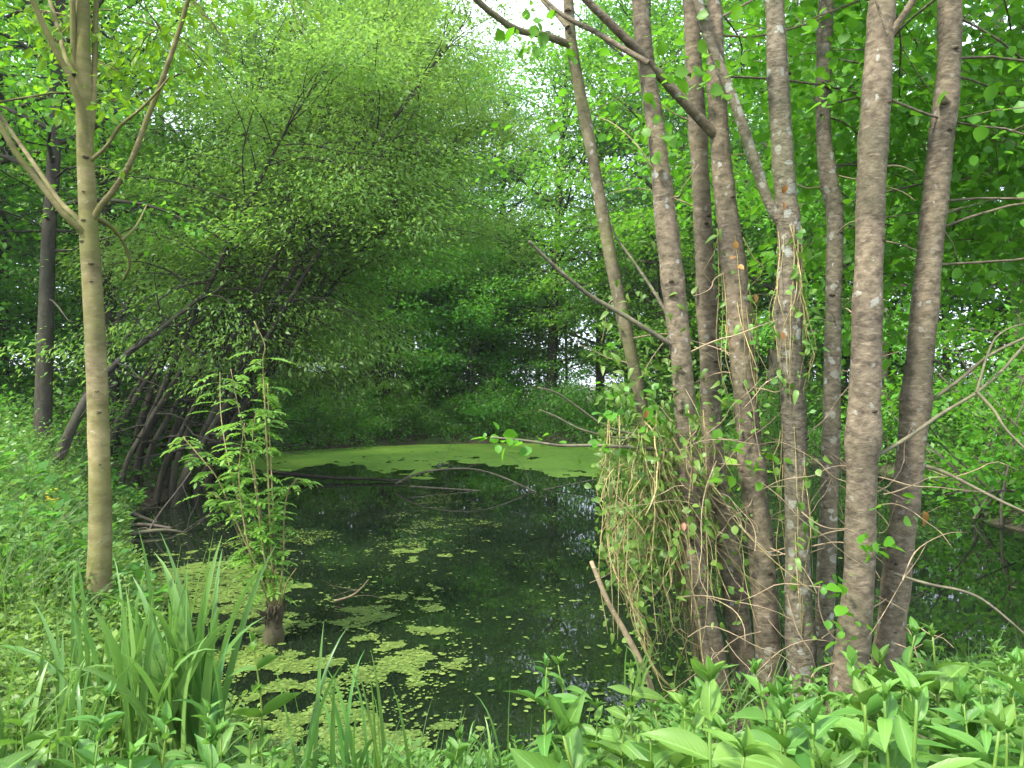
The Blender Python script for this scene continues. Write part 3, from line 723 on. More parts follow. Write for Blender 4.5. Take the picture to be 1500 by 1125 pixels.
for (a, b_, Y0) in [(200, 40, 4.7), (225, 20, 4.9), (180, 10, 4.5), (240, 75, 5.0), (60, 110, 5.0), (30, 60, 4.9), (205, 70, 5.1), (262, 30, 4.7), (70, 60, 5.2), (165, 55, 4.9)]:
    c = P(a, b_ - 40, Y0)
    az = rng.uniform(0, 2 * PI)
    branch(tb, lv, rng, c, np.array([math.cos(az), math.sin(az), -0.1]), 0.5, 0.005, 0.6, 8, 10, 0.10, 0.45, 4)
for (a, b_) in [(123, 118), (160, 158), (250, 150), (175, 248), (92, 158)]:
    lv.spray(rng, P(a, b_, 4.45), np.array([0.5, -.5, 0]), 6, 0.035, 0.6)
lv.flush(cb, rng, 0.062, OVAL, 0.5)
# dark knots and old branch scars
for (px, py, sz) in [(128, 229, 1.0), (126, 322, 1.0), (123, 333, .7), (124, 353, 1.0), (136, 386, .9), (138, 480, .6), (146, 573, .7), (147, 604, 1.0), (149, 680, .8), (150, 792, 1.0), (146, 828, .6), (137, 412, .7), (126, 280, .5)]:
    wd = 0.052
    c = P(px - 4, py, YT - wd)
    a = np.linspace(0, 2 * PI, 13)[:-1]
    ring1 = np.column_stack([np.cos(a) * .021 * sz, np.full(12, 0.016), np.sin(a) * .012 * sz]); ring2 = np.column_stack([np.cos(a) * .013 * sz, np.full(12, -0.006), np.sin(a) * .007 * sz])
    V = np.vstack([c + ring1, c + ring2, [c + np.array([0, .002, 0])]])
    tb.add(V, [(k, (k + 1) % 12, 12 + (k + 1) % 12, 12 + k) for k in range(12)], 1)
    tb.f.append(np.array([(12 + k, 12 + (k + 1) % 12, 24) for k in range(12)], np.int32) + tb.n - 25); tb.m.append(np.full(12, 1, np.int32))
build_limbs(tb, [M['bark_young']], root, -off)
o = tb.build('trunk', [M['bark_young'], M['knot']], root); o.location = -off
o = cb.build('crown', M['leaf_maple'], root); o.location = -off

# ------------------------------------------------------------------ alder clump on the right
AG = 'alder stems of the clump on the near right bank'
STEMS = [
 # label, depth top, depth base, [(x, y, width px)], crown seed
 ('thin mossy alder stem, leftmost and thinnest of the clump, leaning left', 3.35, 3.75, [(828, -40, 17), (838, 70, 20), (868, 230, 20), (895, 380, 22), (925, 520, 22), (950, 640, 23), (985, 800, 26), (1020, 930, 32), (1035, 1030, 36)]),
 ('grey brown alder stem second from left in the clump, dead branch on its left', 3.15, 3.55, [(930, -60, 26), (937, 0, 27), (946, 90, 30), (962, 200, 32), (975, 320, 36), (990, 450, 38), (1000, 550, 38), (1006, 640, 40), (1014, 740, 41), (1022, 850, 44), (1045, 960, 50), (1058, 1060, 60)]),
 ('slim straight alder stem between two darker stems, third from the left in the clump', 3.5, 3.7, [(1006, -60, 24), (1012, 20, 25), (1018, 120, 28), (1025, 240, 30), (1033, 400, 34), (1040, 530, 36), (1043, 640, 37), (1060, 760, 41), (1080, 900, 46), (1096, 1050, 54)]),
 ('alder stem with a crooked limb crossing leftward and vines around its middle', 3.3, 3.5, [(1044, -60, 24), (1047, 30, 26), (1050, 130, 32), (1058, 250, 36), (1070, 350, 40), (1080, 450, 42), (1090, 560, 43), (1097, 640, 44), (1110, 760, 45), (1120, 880, 48), (1132, 1050, 58)]),
 ('lichen spotted alder stem wrapped in green vines, with a long limb rising to its left', 3.1, 3.35, [(1133, -60, 31), (1135, 0, 32), (1140, 120, 35), (1148, 250, 37), (1156, 350, 40), (1155, 480, 42), (1162, 600, 43), (1167, 740, 45), (1170, 880, 50), (1180, 1060, 60)]),
 ('slender kinked alder stem standing behind the others, swollen on its right side', 3.9, 3.95, [(1211, -60, 24), (1210, 0, 24), (1206, 100, 24), (1207, 200, 26), (1215, 270, 30), (1223, 310, 28), (1222, 400, 28), (1220, 500, 29), (1218, 620, 30), (1214, 740, 33), (1208, 900, 38), (1205, 1000, 42)]),
 ('thickest alder stem, pale and straight, with a small fork near the top', 3.0, 3.2, [(1296, -60, 43), (1293, 0, 44), (1286, 100, 46), (1277, 250, 48), (1272, 400, 48), (1268, 550, 52), (1262, 700, 55), (1258, 850, 60), (1247, 960, 66), (1236, 1070, 78)]),
 ('alder stem leaning right, rightmost of the clump', 3.15, 3.45, [(1392, -60, 37), (1391, 0, 38), (1390, 100, 38), (1376, 230, 42), (1362, 370, 44), (1350, 500, 46), (1338, 620, 48), (1328, 720, 50), (1315, 830, 51), (1302, 950, 54), (1290, 1050, 62)]),
]
alders = []
for k, (lb, yt, yb, pl) in enumerate(STEMS):
    rng = np.random.default_rng(70 + k)
    m_ = len(pl)
    ys = [yt + (yb - yt) * q / (m_ - 1) for q in range(m_)]
    ctl = np.array([P(a, b_, y) for (a, b_, _), y in zip(pl, ys)])
    wd = np.array([c * y / FPX / 2 * (0.84 - 0.11 * min(1, max(0, (q_ - 450) / 450))) for (_, q_, c), y in zip(pl, ys)])
    d = nrm(ctl[0] - ctl[2])
    up = [ctl[0] + nrm(d + UP * 0.15 * q) * (1.1 * q) for q in (5, 4, 3, 2, 1)]
    ctl = np.vstack([up, ctl]); wd = np.concatenate([wd[0] * np.array([.12, .35, .55, .75, .9]), wd])
    gb = float(gz(ctl[-1:, 0], ctl[-1:, 1])[0])
    ctl = np.vstack([ctl, [ctl[-1][0], ctl[-1][1], min(gb, ctl[-1][2]) - 0.15]]); wd = np.append(wd, wd[-1] * 1.15)
    base = np.array([ctl[-1][0], ctl[-1][1], gb])
    root = thing('alder_tree', lb, 'tree', base, AG)
    tb, cb, lv = Buf(), Buf(), Leaves()
    N = 220
    sp = spline(ctl, N)[::-1]; rad = np.interp(np.linspace(0, len(wd) - 1, N), np.arange(len(wd)), wd)[::-1]
    # slight swellings and old whorl rings
    ph = rng.uniform(0, 6, 6)
    rad = rad * (1 + 0.03 * np.sin(np.arange(N) * 0.13 + ph[0]) + 0.02 * np.sin(np.arange(N) * 0.41 + ph[1]))
    for q in range(5):
        c0 = rng.integers(25, 170); rad = rad * (1 + 0.10 * np.exp(-((np.arange(N) - c0) / 2.2) ** 2))
    tb.tube(sp, rad, 20, rough=0.06, rng=rng)
    for q in range(7):
        i_ = int(rng.uniform(20, 175)); ang = -PI / 2 + rng.normal(0, .7); sz = rng.uniform(.5, 1.1)
        dr = np.array([math.cos(ang), math.sin(ang), 0]); tn = np.array([-math.sin(ang), math.cos(ang), 0]); c = sp[i_] + dr * (rad[i_] * 0.97)
        a_ = np.linspace(0, 2 * PI, 13)[:-1]; jit = rng.uniform(.8, 1.2, 12)
        r0_ = [c + tn * math.cos(x) * .020 * sz * j_ + UP * math.sin(x) * .012 * sz * j_ - dr * .006 for x, j_ in zip(a_, jit)]
        r1_ = [c + tn * math.cos(x) * .011 * sz * j_ + UP * math.sin(x) * .006 * sz * j_ + dr * .009 for x, j_ in zip(a_, jit)]
        tb.add(np.array(r0_ + r1_ + [c + dr * .001]), [(x, (x + 1) % 12, 12 + (x + 1) % 12, 12 + x) for x in range(12)], 3)
        tb.f.append(np.array([(12 + x, 12 + (x + 1) % 12, 24) for x in range(12)], np.int32) + tb.n - 25); tb.m.append(np.full(12, 3, np.int32))
    # crown above the picture, fuller to the back and right
    for q in range(14):
        c = sp[int(N * rng.uniform(0.74, 0.99))]
        az = rng.uniform(-1.0, 1.9)
        branch(tb, lv, rng, c, nrm(np.array([math.cos(az) * .85, math.sin(az) * .85, rng.uniform(0.3, 1.2)])), rng.uniform(1.0, 2.2), 0.006, 0.5, 3.5, 16, 0.15, 0.5, 5)
    # thin dead twigs on the lower stem
    for q in range(9):
        c = sp[int(N * rng.uniform(0.12, 0.5))]
        az = rng.uniform(0, 2 * PI); e = rng.uniform(-0.5, 0.7)
        p_ = limb_path(c, nrm(np.array([math.cos(az), math.sin(az) * .6, e])), rng.uniform(0.2, 0.55), 0.3, rng, 6, 0.28)
        tb.tube(spline(p_, 12), np.linspace(0.004, 0.0015, 12), 5, 1)
    alders.append(dict(bark=['bark_alder_mossy', 'bark_alder', 'bark_alder', 'bark_alder', 'bark_alder_grey', 'bark_alder_grey', 'bark_alder', 'bark_alder'][k], root=root, tb=tb, cb=cb, lv=lv, sp=sp, rad=rad, base=base, rng=rng))

A = alders
def heart(k, py):
    sp = A[k]['sp']; q = 562 - (sp[:, 2] - CAM_Z) * FPX / sp[:, 1]
    c = sp[np.argmin(abs(q - py))]
    return (750 + c[0] / c[1] * FPX, py), c[1]
def from_stem(k, pix, Y1, w0, w1, seg=8, mat=0, py=None):
    h, Y0 = heart(k, py if py is not None else pix[0][1] + 6)
    return limb(A[k]['tb'], [h] + pix, Y0, Y1, w0, w1, seg, 30, mat)
rng = np.random.default_rng(99)
# named limbs
from_stem(0, [(800, 52), (760, 44), (725, 22), (690, -10), (650, -70)], 3.1, 12, 7, py=66)
limb(A[0]['tb'], [(832, 40), (815, 20), (795, 0), (770, -40)], 3.36, 3.5, 8, 5)
from_stem(3, [(1020, 168), (985, 130), (950, 92), (925, 65), (890, 30), (850, -10), (800, -70)], 3.0, 16, 9, py=205)
limb(A[3]['tb'], [(950, 92), (915, 72), (870, 45), (830, 25), (800, 0), (760, -50)], 3.08, 3.2, 9, 5)
from_stem(4, [(1128, 300), (1105, 235), (1080, 160), (1058, 105), (1040, 60), (1022, 0), (1000, -80)], 3.2, 16, 14, seg=10, py=340)
from_stem(6, [(1308, 45), (1325, 20), (1345, -15), (1370, -70)], 2.9, 13, 9, py=80)
limb(A[6]['tb'], [(1300, 50), (1290, 20), (1283, 0), (1275, -30)], 2.93, 2.9, 5, 3)
from_stem(1, [(960, 490), (915, 462), (868, 435), (830, 405), (797, 375), (775, 353)], 3.05, 8, 4, mat=2, py=512)
from_stem(1, [(960, 430), (930, 385), (905, 350), (890, 320)], 3.6, 6, 3, mat=2, py=490)
from_stem(6, [(1330, 640), (1380, 605), (1430, 575), (1470, 540), (1510, 495), (1560, 450)], 3.4, 6, 4, mat=2, py=680)
limb(A[6]['tb'], [(1430, 575), (1450, 510), (1470, 485), (1510, 470)], 3.2, 3.4, 4, 2, mat=2)
limb(A[7]['tb'], [(1330, 610), (1400, 560), (1450, 520), (1510, 490)], 3.35, 3.2, 6, 4, mat=2)
limb(A[7]['tb'], [(1330, 675), (1380, 690), (1430, 715), (1480, 740), (1530, 760)], 3.35, 3.1, 6, 3, mat=2)
limb(A[7]['tb'], [(1432, 575), (1455, 600), (1475, 630), (1505, 660)], 3.2, 3.1, 5, 3, mat=2)
limb(A[7]['tb'], [(1310, 840), (1360, 855), (1410, 865), (1450, 885), (1520, 945)], 3.3, 3.0, 4.5, 2.5, mat=2)
# leafy sprays on those limbs
def spr(a, pix, Y, m_, s_):
    for (x, y) in pix: a['lv'].spray(rng, P(x, y, Y + rng.uniform(-.1, .1)), np.array([rng.normal(), -0.4, -0.2]), m_, s_, 0.7)
spr(A[0], [(742, 15), (760, 28), (785, 40), (800, 14), (770, 10), (795, 48), (775, 65), (760, 55), (825, 75), (755, 35)], 3.2, 3, 0.035)
spr(A[3], [(1010, 50), (1030, 70), (1060, 80), (1020, 100), (1055, 120), (1040, 30), (1075, 40), (960, 120), (965, 140), (950, 60), (958, 180), (948, 200)], 3.1, 6, 0.05)
spr(A[4], [(1200, 150), (1215, 120), (1215, 140), (1225, 125), (1165, 310)], 3.2, 4, 0.03)
spr(A[7], [(1400, 40), (1395, 60), (1385, 75), (1410, 88), (1365, 115), (1330, 210), (1320, 160)], 3.3, 3, 0.03)
# lower limbs reaching back over the water, full of bright leaves
for st, n_, z0, z1 in ((5, 9, 0.42, 0.72), (7, 9, 0.42, 0.74), (2, 5, 0.52, 0.72), (6, 6, 0.5, 0.74)):
    a = A[st]
    for q in range(n_):
        c = a['sp'][int(220 * rng.uniform(z0, z1))]
        az = rng.uniform(0.1, 1.35)
        branch(a['tb'], a['lv'], rng, c, np.array([math.cos(az), math.sin(az), rng.uniform(0.0, 0.5)]), rng.uniform(1.6, 3.4), 0.006, 0.45, 4.6, 24, 0.17, 0.5, 5, 0.25)
# small sprouts low on the stems
spr(A[1], [(960, 620), (975, 640), (955, 655), (985, 610), (940, 680), (1000, 700), (995, 720), (930, 590), (905, 560), (890, 600), (880, 540), (895, 505), (915, 530)], 3.35, 7, 0.05)
spr(A[3], [(1080, 600), (1060, 615), (1100, 680), (1085, 690), (1075, 705), (1120, 665)], 3.25, 5, 0.04)
spr(A[6], [(1222, 850), (1215, 880), (1240, 885), (1225, 905), (1240, 890), (1275, 800), (1280, 790), (1325, 740), (1255, 935)], 2.95, 4, 0.03)
# leafy branch hanging out to the left over the duckweed
s_ = limb(A[1]['tb'], [(985, 660), (930, 655), (870, 652), (820, 652), (770, 645), (720, 640)], 3.4, 3.1, 6, 2.5, mat=2)
for q in range(6, 24): A[1]['lv'].spray(rng, s_[q], np.array([-.6, -.3, -.2]), 3 if q > 12 else 1, 0.025, 0.8)
limb(A[1]['tb'], [(960, 640), (900, 640), (850, 628), (815, 610), (790, 600)], 3.4, 3.2, 4, 2, mat=2)
limb(A[1]['tb'], [(950, 640), (890, 625), (845, 595), (815, 575), (788, 567)], 3.4, 3.1, 4, 2, mat=2)
for a in A:
    off = -Vector(a['base'])
    a['lv'].flush(a['cb'], a['rng'], 0.050, OVAL, 0.85)
    build_limbs(a['tb'], [M[a['bark']], M['twig'], M['bark_limb']], a['root'], off)
    o = a['tb'].build('trunk', [M[a['bark']], M['twig'], M['bark_limb'], M['knot']], a['root']); o.location = off
    o = a['cb'].build('crown', M['leaf_alder'], a['root']); o.location = off

# ------------------------------------------------------------------ climbing vines on the clump
def vine(label, stems, leaves_, loc, deadl=()):
    root = thing('climbing_vine', label, 'vine', loc)
    sb, lb2 = Buf(), Buf()
    for p_, r_ in stems: sb.tube(p_, np.linspace(r_, r_ * 0.5, len(p_)), 5)
    N = len(leaves_)
    lp = np.array(leaves_)
    sz = rng.uniform(0.015, 0.042, N)
    nv = N // 2; tv_ = rng.uniform(0, 1, N)
    lb2.leaves(LANCE4, lp[nv:], rng.normal(0, 1, (N - nv, 3)) + np.array([0, -.3, -.3]), rng.normal(0, .5, (N - nv, 3)) + np.array([-.3, -.6, .7]), sz[nv:] * 1.25, sz[nv:] * .6, 0, tv_[nv:])
    lp, N, sz = lp[:nv], nv, sz[:nv]
    lb2.leaves(OVAL, lp, rng.normal(0, 1, (N, 3)) + np.array([0, -.3, -.4]), rng.normal(0, .5, (N, 3)) + np.array([-.3, -.6, .7]), sz, sz * 0.8, 0, rng.uniform(0, 1, N))
    if len(deadl):
        dp = np.array(deadl)
        lb2.leaves(OVAL, dp, rng.normal(0, .6, (len(dp), 3)) + np.array([0, 0, -1]), rng.normal(0, .3, (len(dp), 3)) + np.array([0, -1, .2]), 0.038, 0.024, 1, rng.uniform(0, 1, len(dp)))
    off = -Vector([float(q) for q in loc])
    o = sb.build('stems', M['vine_stem'], root); o.location = off
    o = lb2.build('leaves', [M['leaf_vine'], M['dead_leaf']], root); o.location = off

st, lf = [], []
for q in range(320):      # tangle hanging on the left side of the clump
    x0 = rng.triangular(880, 960, 1060); y0 = rng.triangular(590, 640, 800); Y0 = rng.uniform(3.25, 3.85)
    L = rng.uniform(80, 330) if q % 3 else rng.uniform(50, 150)
    ang = rng.normal(0.12, 0.32) if q % 3 else rng.uniform(-1.3, 1.3)
    pix = [(x0, y0)]
    for s in range(7):
        ang = ang * 0.85 + rng.normal(0, 0.28)
        x0 += math.sin(ang) * L / 7; y0 += math.cos(ang) * L / 7; x0 = max(x0, 880 + rng.uniform(-8, 14) + max(0, y0 - 780) * .4); pix.append((x0, min(y0, 1010)))
    Y1 = Y0 + rng.normal(0, 0.15)
    p_ = spline([P(a, b_, Y0 + (Y1 - Y0) * k / 7) for k, (a, b_) in enumerate(pix)], 20)
    st.append((p_, rng.uniform(0.0006, 0.0022) if q > 25 else rng.uniform(.003,.005)))
    for s in range(rng.integers(2, 6)):
        lf.append(p_[rng.integers(0, 20)] + rng.normal(0, 0.03, 3))
for q in range(200):
    c = P(max(885, rng.normal(950, 45)), rng.normal(680, 115), rng.uniform(3.25, 3.8))
    for s in range(6): lf.append(c + rng.normal(0, 0.045, 3))
for x in (884, 893, 905, 1012, 1033, 958):      # long straight hanging runners
    p_ = spline([P(x + rng.normal(0, 4), y, 3.3) for y in (600, 680, 760, 840, 900 + rng.uniform(0, 60))], 16); st.append((p_, 0.003))
vine('tangled yellowish climbing vine hanging like a curtain on the left side of the alder clump', st, lf, P(960, 1010, 3.5), [P(948, 600, 3.2), P(1002, 765, 3.2)])

def wrap(k, y0, y1, n_, wd, lab, dead=()):
    a = A[k]; sp = a['sp']; rd = a['rad']
    py = 562 - (sp[:, 2] - CAM_Z) * FPX / sp[:, 1]
    st, lf = [], []
    for q in range(n_):
        ya, yb = sorted((rng.uniform(y0, y1), rng.uniform(y0, y1)))
        ids = np.where((py > ya) & (py < yb))[0]
        if len(ids) < 8: continue
        ids = ids[::-1]
        th = rng.uniform(PI * 0.85, PI * 2.15); tw = rng.normal(0, 0.9)
        g = np.linspace(0, 1, len(ids)); aa = th + tw * g
        off_ = rd[ids] + 0.004 + rng.uniform(0.0, wd) * np.sin(PI * g) ** 2 * (1 + 0.4 * np.sin(g * 9 + q))
        p_ = sp[ids] + np.column_stack([np.cos(aa) * off_, np.sin(aa) * off_, np.zeros(len(ids))]) + np.cumsum(rng.normal(0, 0.0012, (len(ids), 3)), 0)
        st.append((p_[::2], rng.uniform(0.0012, 0.003)))
        for s in range(rng.integers(3, 8)): lf.append(p_[rng.integers(0, len(p_))] + rng.normal(0, 0.025, 3))
    vine(lab, st, lf, sp[np.argmin(abs(py - y1))] + np.array([0, -rd[0], 0]), [P(*d_) for d_ in dead])
wrap(3, 330, 700, 30, 0.09, 'brown and green vine hanging in loops on the stem with the crooked limb', [(1075, 375, 3.15), (1080, 388, 3.15), (1078, 352, 3.2), (1105, 430, 3.2)])
wrap(4, 325, 640, 26, 0.07, 'green vine wrapped round the lichen spotted alder stem', [(1148, 295, 3.05), (1152, 270, 3.05), (1145, 485, 3.05)])
wrap(4, 600, 1000, 14, 0.05, 'thin bare vine running down the foot of the lichen spotted stem')

# loose dead twigs between the stems
root = thing('dead_twigs', 'criss crossing bare dead twigs caught between the alder stems', 'twigs', P(1150, 1000, 3.3))
b = Buf()
for q in range(48):
    x0, y0 = rng.uniform(990, 1330), rng.uniform(600, 960); Y0 = rng.uniform(2.95, 3.5)
    p_ = limb_path(P(x0, y0, Y0), nrm(np.array([rng.normal(0, 1), rng.normal(0, .3), rng.normal(0.1, .8)])), rng.uniform(0.15, 0.6), 0.2, rng, 6, 0.25)
    b.tube(spline(p_, 12), np.linspace(rng.uniform(.0015, .0035), 0.001, 12), 5)
o = b.build('twigs', M['twig'], root); o.location = -root.location
# broken stick leaning at the left foot of the clump
b = Buf(); s_ = spline([P(866, 822, 3.3), P(890, 880, 3.3), P(915, 925, 3.32), P(948, 990, 3.35), P(965, 1060, 3.4)], 22)
b.tube(s_[::-1], np.linspace(0.014, 0.010, 22), 9, rough=0.18, rng=rng)
tag(b.build('broken_stick', M['twig']), 'pale broken stick leaning over the water at the left foot of the alder clump', 'stick')
# orange dead leaf hanging at the right
b = Buf(); b.leaves(LANCE2, [P(1352, 748, 3.2)], [(0.35, 0, -1)], [(0.1, -1, .2)], 0.075, 0.035, 0, [0.9])
tag(b.build('dead_leaf', M['dead_leaf']), 'single orange dead leaf hanging right of the rightmost alder stem', 'leaf')

# ------------------------------------------------------------------ sapling standing in the water
rng = np.random.default_rng(120)
YS = 5.1
sb0 = P(400, 938, YS)
root = thing('ash_sapling', 'bright green many stemmed sapling growing from a small stump in the water', 'sapling', (sb0[0], sb0[1], 0))
off = -root.location
b = Buf()
b.tube(spline([P(398, 985, YS), P(400, 935, YS), P(401, 915, YS), P(402, 893, YS), P(400, 886, YS)], 14), np.array([.068] * 5 + [.063] * 4 + [.06, .058, .054, .045, .02]), 22, rough=0.28, rng=rng)
for q in range(22):
    az = rng.uniform(0, 2 * PI); c = P(400, 893 + rng.uniform(-6, 20), YS) + np.array([math.cos(az) * .055, math.sin(az) * .055, 0])
    b.tube(limb_path(c, nrm(np.array([math.cos(az) * .4, math.sin(az) * .4, 1])), rng.uniform(.04, .16), .2, rng, 5, .15), np.linspace(rng.uniform(.006, .016), .003, 5), 6)
o = b.build('stump', M['stump'], root); o.location = off
tb, cb = Buf(), Buf()
SL = [[(397, 890), (375, 830), (340, 750), (318, 700), (290, 665), (268, 640)], [(399, 890), (372, 800), (345, 720), (325, 620), (322, 545)], [(400, 888), (385, 800), (372, 700), (352, 610), (338, 540)],
      [(402, 888), (396, 780), (392, 680), (388, 590), (385, 530), (388, 505), (372, 470)], [(405, 890), (402, 800), (398, 700), (394, 620), (392, 560)], [(408, 890), (415, 820), (416, 760), (422, 720), (436, 700)],
      [(398, 888), (380, 840), (362, 790), (350, 700), (358, 620)], [(404, 888), (400, 840), (380, 740), (370, 650), (375, 600)], [(396, 890), (385, 860), (365, 820), (330, 740), (308, 720)], [(410, 892), (418, 860), (425, 845), (434, 832)], [(400, 900), (396, 850), (378, 780), (366, 730)]]
pin = []
for k, pl in enumerate(SL):
    s_ = spline([P(a, b_, YS + (0.45 * math.sin(k * 1.9)) * q / len(pl)) for q, (a, b_) in enumerate(pl)], 26)
    tb.tube(s_, np.linspace(0.008 if k < 9 else .005, 0.0025, 26), 6)
    for q in range(5 if k != 3 else 8, 26):
        for r_ in range(3 if q > 10 else 2):
            if rng.uniform() < (0.5 if 3 < q < 24 or k != 3 else 0.2) and k != 9 and not (k == 3 and q > 18): pin.append((s_[q] + rng.normal(0, .012, 3), nrm(s_[min(25, q + 1)] - s_[q - 1])))
lp, ld, ln, ls = [], [], [], []
for c, d in pin:
    az = rng.uniform(0, 2 * PI)
    o_ = np.array([math.cos(az), math.sin(az), rng.uniform(0.0, 0.5)])
    L = rng.uniform(0.10, 0.20)
    p_ = limb_path(c, nrm(o_), L, 0.7, rng, 6, 0.06)
    tb.tube(p_, np.linspace(0.0016, 0.0008, 6), 3, 1)
    np_ = rng.integers(4, 7)
    for q in range(np_):
        f = 0.35 + 0.65 * q / np_
        i0 = min(4, int(f * 5)); pt = p_[i0] + (p_[i0 + 1] - p_[i0]) * (f * 5 - i0); dd = nrm(p_[i0 + 1] - p_[i0])
        sd = nrm(np.cross(dd, UP))
        for s in (-1, 1):
            lp.append(pt); ld.append(nrm(sd * s + dd * 0.5)); ln.append(UP + rng.normal(0, .25, 3)); ls.append(L * rng.uniform(.22, .3))
    lp.append(p_[-1]); ld.append(nrm(p_[-1] - p_[-2])); ln.append(UP); ls.append(L * .28)
ls = np.array(ls)
cb.leaves(OVAL, lp, ld, ln, ls, ls * 0.45, 0, rng.uniform(0, 1, len(ls)))
o = tb.build('stems', [M['vine_stem'], M['green_stem']], root); o.location = off
o = cb.build('foliage', M['leaf_sapling'], root); o.location = off

# ------------------------------------------------------------------ floating weed
rng = np.random.default_rng(130)
xs, ys = np.arange(-6.8, 5.2, 0.07), np.arange(12.6, 22.4, 0.10)
X, Y = np.meshgrid(xs, ys, indexing='ij')
X = X + rng.uniform(-.02, .02, X.shape); Y = Y + rng.uniform(-.03, .03, Y.shape)
front = 14.0 + 0.5 * (fbm(X * 0.5, X * 0 + 3, 2) - .5) + 0.2 * np.abs(X - .5) * (X < -2) * 0.5
xc, yc = X[:-1, :-1], Y[:-1, :-1]
fr = front[:-1, :-1]
keep = (pond_sd(xc, yc) < 0.1) & (yc > fr + 1.6 * (fbm(xc * 1.2, yc * 0.5, 4) - 0.5)) & (fbm(xc * 1.1, yc * 0.45, 8) > 0.62 - 0.10 * (yc - fr) - 0.06 * (xc > -2)) & (fbm(xc * 5, yc * 3, 19) > 0.30 - 0.02 * (yc - fr))
ii, jj = np.where(keep); ny_ = X.shape[1]
b = Buf()
b.add(np.stack([X, Y, 0.006 + 0 * X], -1), tint=rng.uniform(0, 1, X.size) * .6 + .4 * fbm(X * 2, Y * .6, 71).ravel(), f=np.stack([ii * ny_ + jj, (ii + 1) * ny_ + jj, (ii + 1) * ny_ + jj + 1, ii * ny_ + jj + 1], -1))
tag(b.build('duckweed_mat', M['duckweed']), 'bright green mat of duckweed covering the far end of the pond', 'duckweed', kind='stuff')

def flecks(name, n_cand, dens, rfn, mat, label, raft=False):
    b = Buf()
    px = rng.uniform(150, 1500, n_cand); Yd = 1 / rng.uniform(1 / 14.5, 1 / 3.2, n_cand)
    x = (px - 750) * Yd / FPX; y = Yd
    py = 562 + CAM_Z * FPX / Yd
    d = dens(px, py, x, y)
    ok = (rng.uniform(0, 1, n_cand) < d) & (pond_sd(x, y) < 0.05)
    x, y = x[ok], y[ok]; N = len(x)
    if raft:
        xs, ys = np.arange(-3.6, 1.2, 0.015), np.arange(3.3, 8.0, 0.019)
        X, Y = np.meshgrid(xs, ys, indexing='ij')
        X = X + rng.uniform(-.006, .006, X.shape); Y = Y + rng.uniform(-.007, .007, Y.shape)
        xc, yc = X[:-1, :-1], Y[:-1, :-1]
        dd = dens(750 + xc / yc * FPX, 562 + CAM_Z * FPX / yc, xc, yc)
        keep = (dd > 0.55 + 2.6 * (fbm(xc * 13, yc * 20, 51, 5) - 0.42)) & (pond_sd(xc, yc) < 0.05)
        ii, jj = np.where(keep); m_ = X.shape[1]
        b.add(np.stack([X, Y, 0.003 + 0 * X], -1), np.stack([ii * m_ + jj, (ii + 1) * m_ + jj, (ii + 1) * m_ + jj + 1, ii * m_ + jj + 1], -1), 0, (0.5 * rng.uniform(0, 1, X.shape) + .5 * fbm(X * 5, Y * 5, 61)).ravel())
    k = 7
    a = np.linspace(0, 2 * PI, k + 1)[:-1][None] + rng.uniform(0, 6, (N, 1))
    r_ = rfn(N)[:, None] * rng.uniform(0.6, 1.25, (N, k))
    V = np.stack([x[:, None] + np.cos(a) * r_, y[:, None] + np.sin(a) * r_, np.repeat(rng.uniform(0.004, 0.011, N)[:, None], k, 1)], -1)
    b.add(V.reshape(-1, 3), (np.arange(N) * k)[:, None] + np.arange(k)[None], 0, np.repeat(rng.uniform(0, 1, N), k))
    tag(b.build(name, M[mat], smooth=False), label, 'water weed', kind='stuff')

def dens(px, py, x, y):
    n1 = fbm(x * 1.7, y * 1.7, 21, 5); n2 = fbm(x * 6, y * 6, 31, 3)
    g = lambda cx, cy_, sx, sy: np.exp(-(((px - cx) / sx) ** 2 + ((py - cy_) / sy) ** 2))
    base = 1.15 * g(340, 990, 160, 140) + 1.0 * g(490, 1040, 110, 75) + 1.0 * g(500, 915, 95, 28) + 0.9 * g(620, 940, 90, 45) + 0.6 * g(610, 985, 70, 25) + 0.8 * g(300, 830, 100, 60) + 0.6 * g(440, 785, 60, 12) + 0.5 * g(640, 780, 70, 25) + 0.35 * g(560, 800, 60, 40) + 0.6 * g(620, 720, 200, 20) + 0.5 * g(790, 925, 30, 8) + 0.6 * g(360, 900, 90, 60)
    v = np.clip((base * 1.05 + (n1 - 0.57) * 3.6 + (n2 - 0.5) * 2.6 - 0.58) * 4, 0, 1)
    return np.where(base > 0.06, np.maximum(v, 0.13 * np.clip(base, 0, 1) * (n2 > .45)), 0)
flecks('floating_weed', 280000, dens, lambda N: 0.004 + 0.012 * rng.uniform(0, 1, N) ** 2, 'fleck', 'yellow green floating weed in broken patches on the near water', True)
flecks('floating_bits', 5000, lambda px, py, x, y: 0.35 * (fbm(x * 1.2, y * 1.2, 77) > 0.5) * np.where(px > 1280, 0.3, 1) + 0.02, lambda N: 0.005 + 0.022 * rng.uniform(0, 1, N) ** 2, 'fleck', 'single scraps of weed scattered over the open dark water')

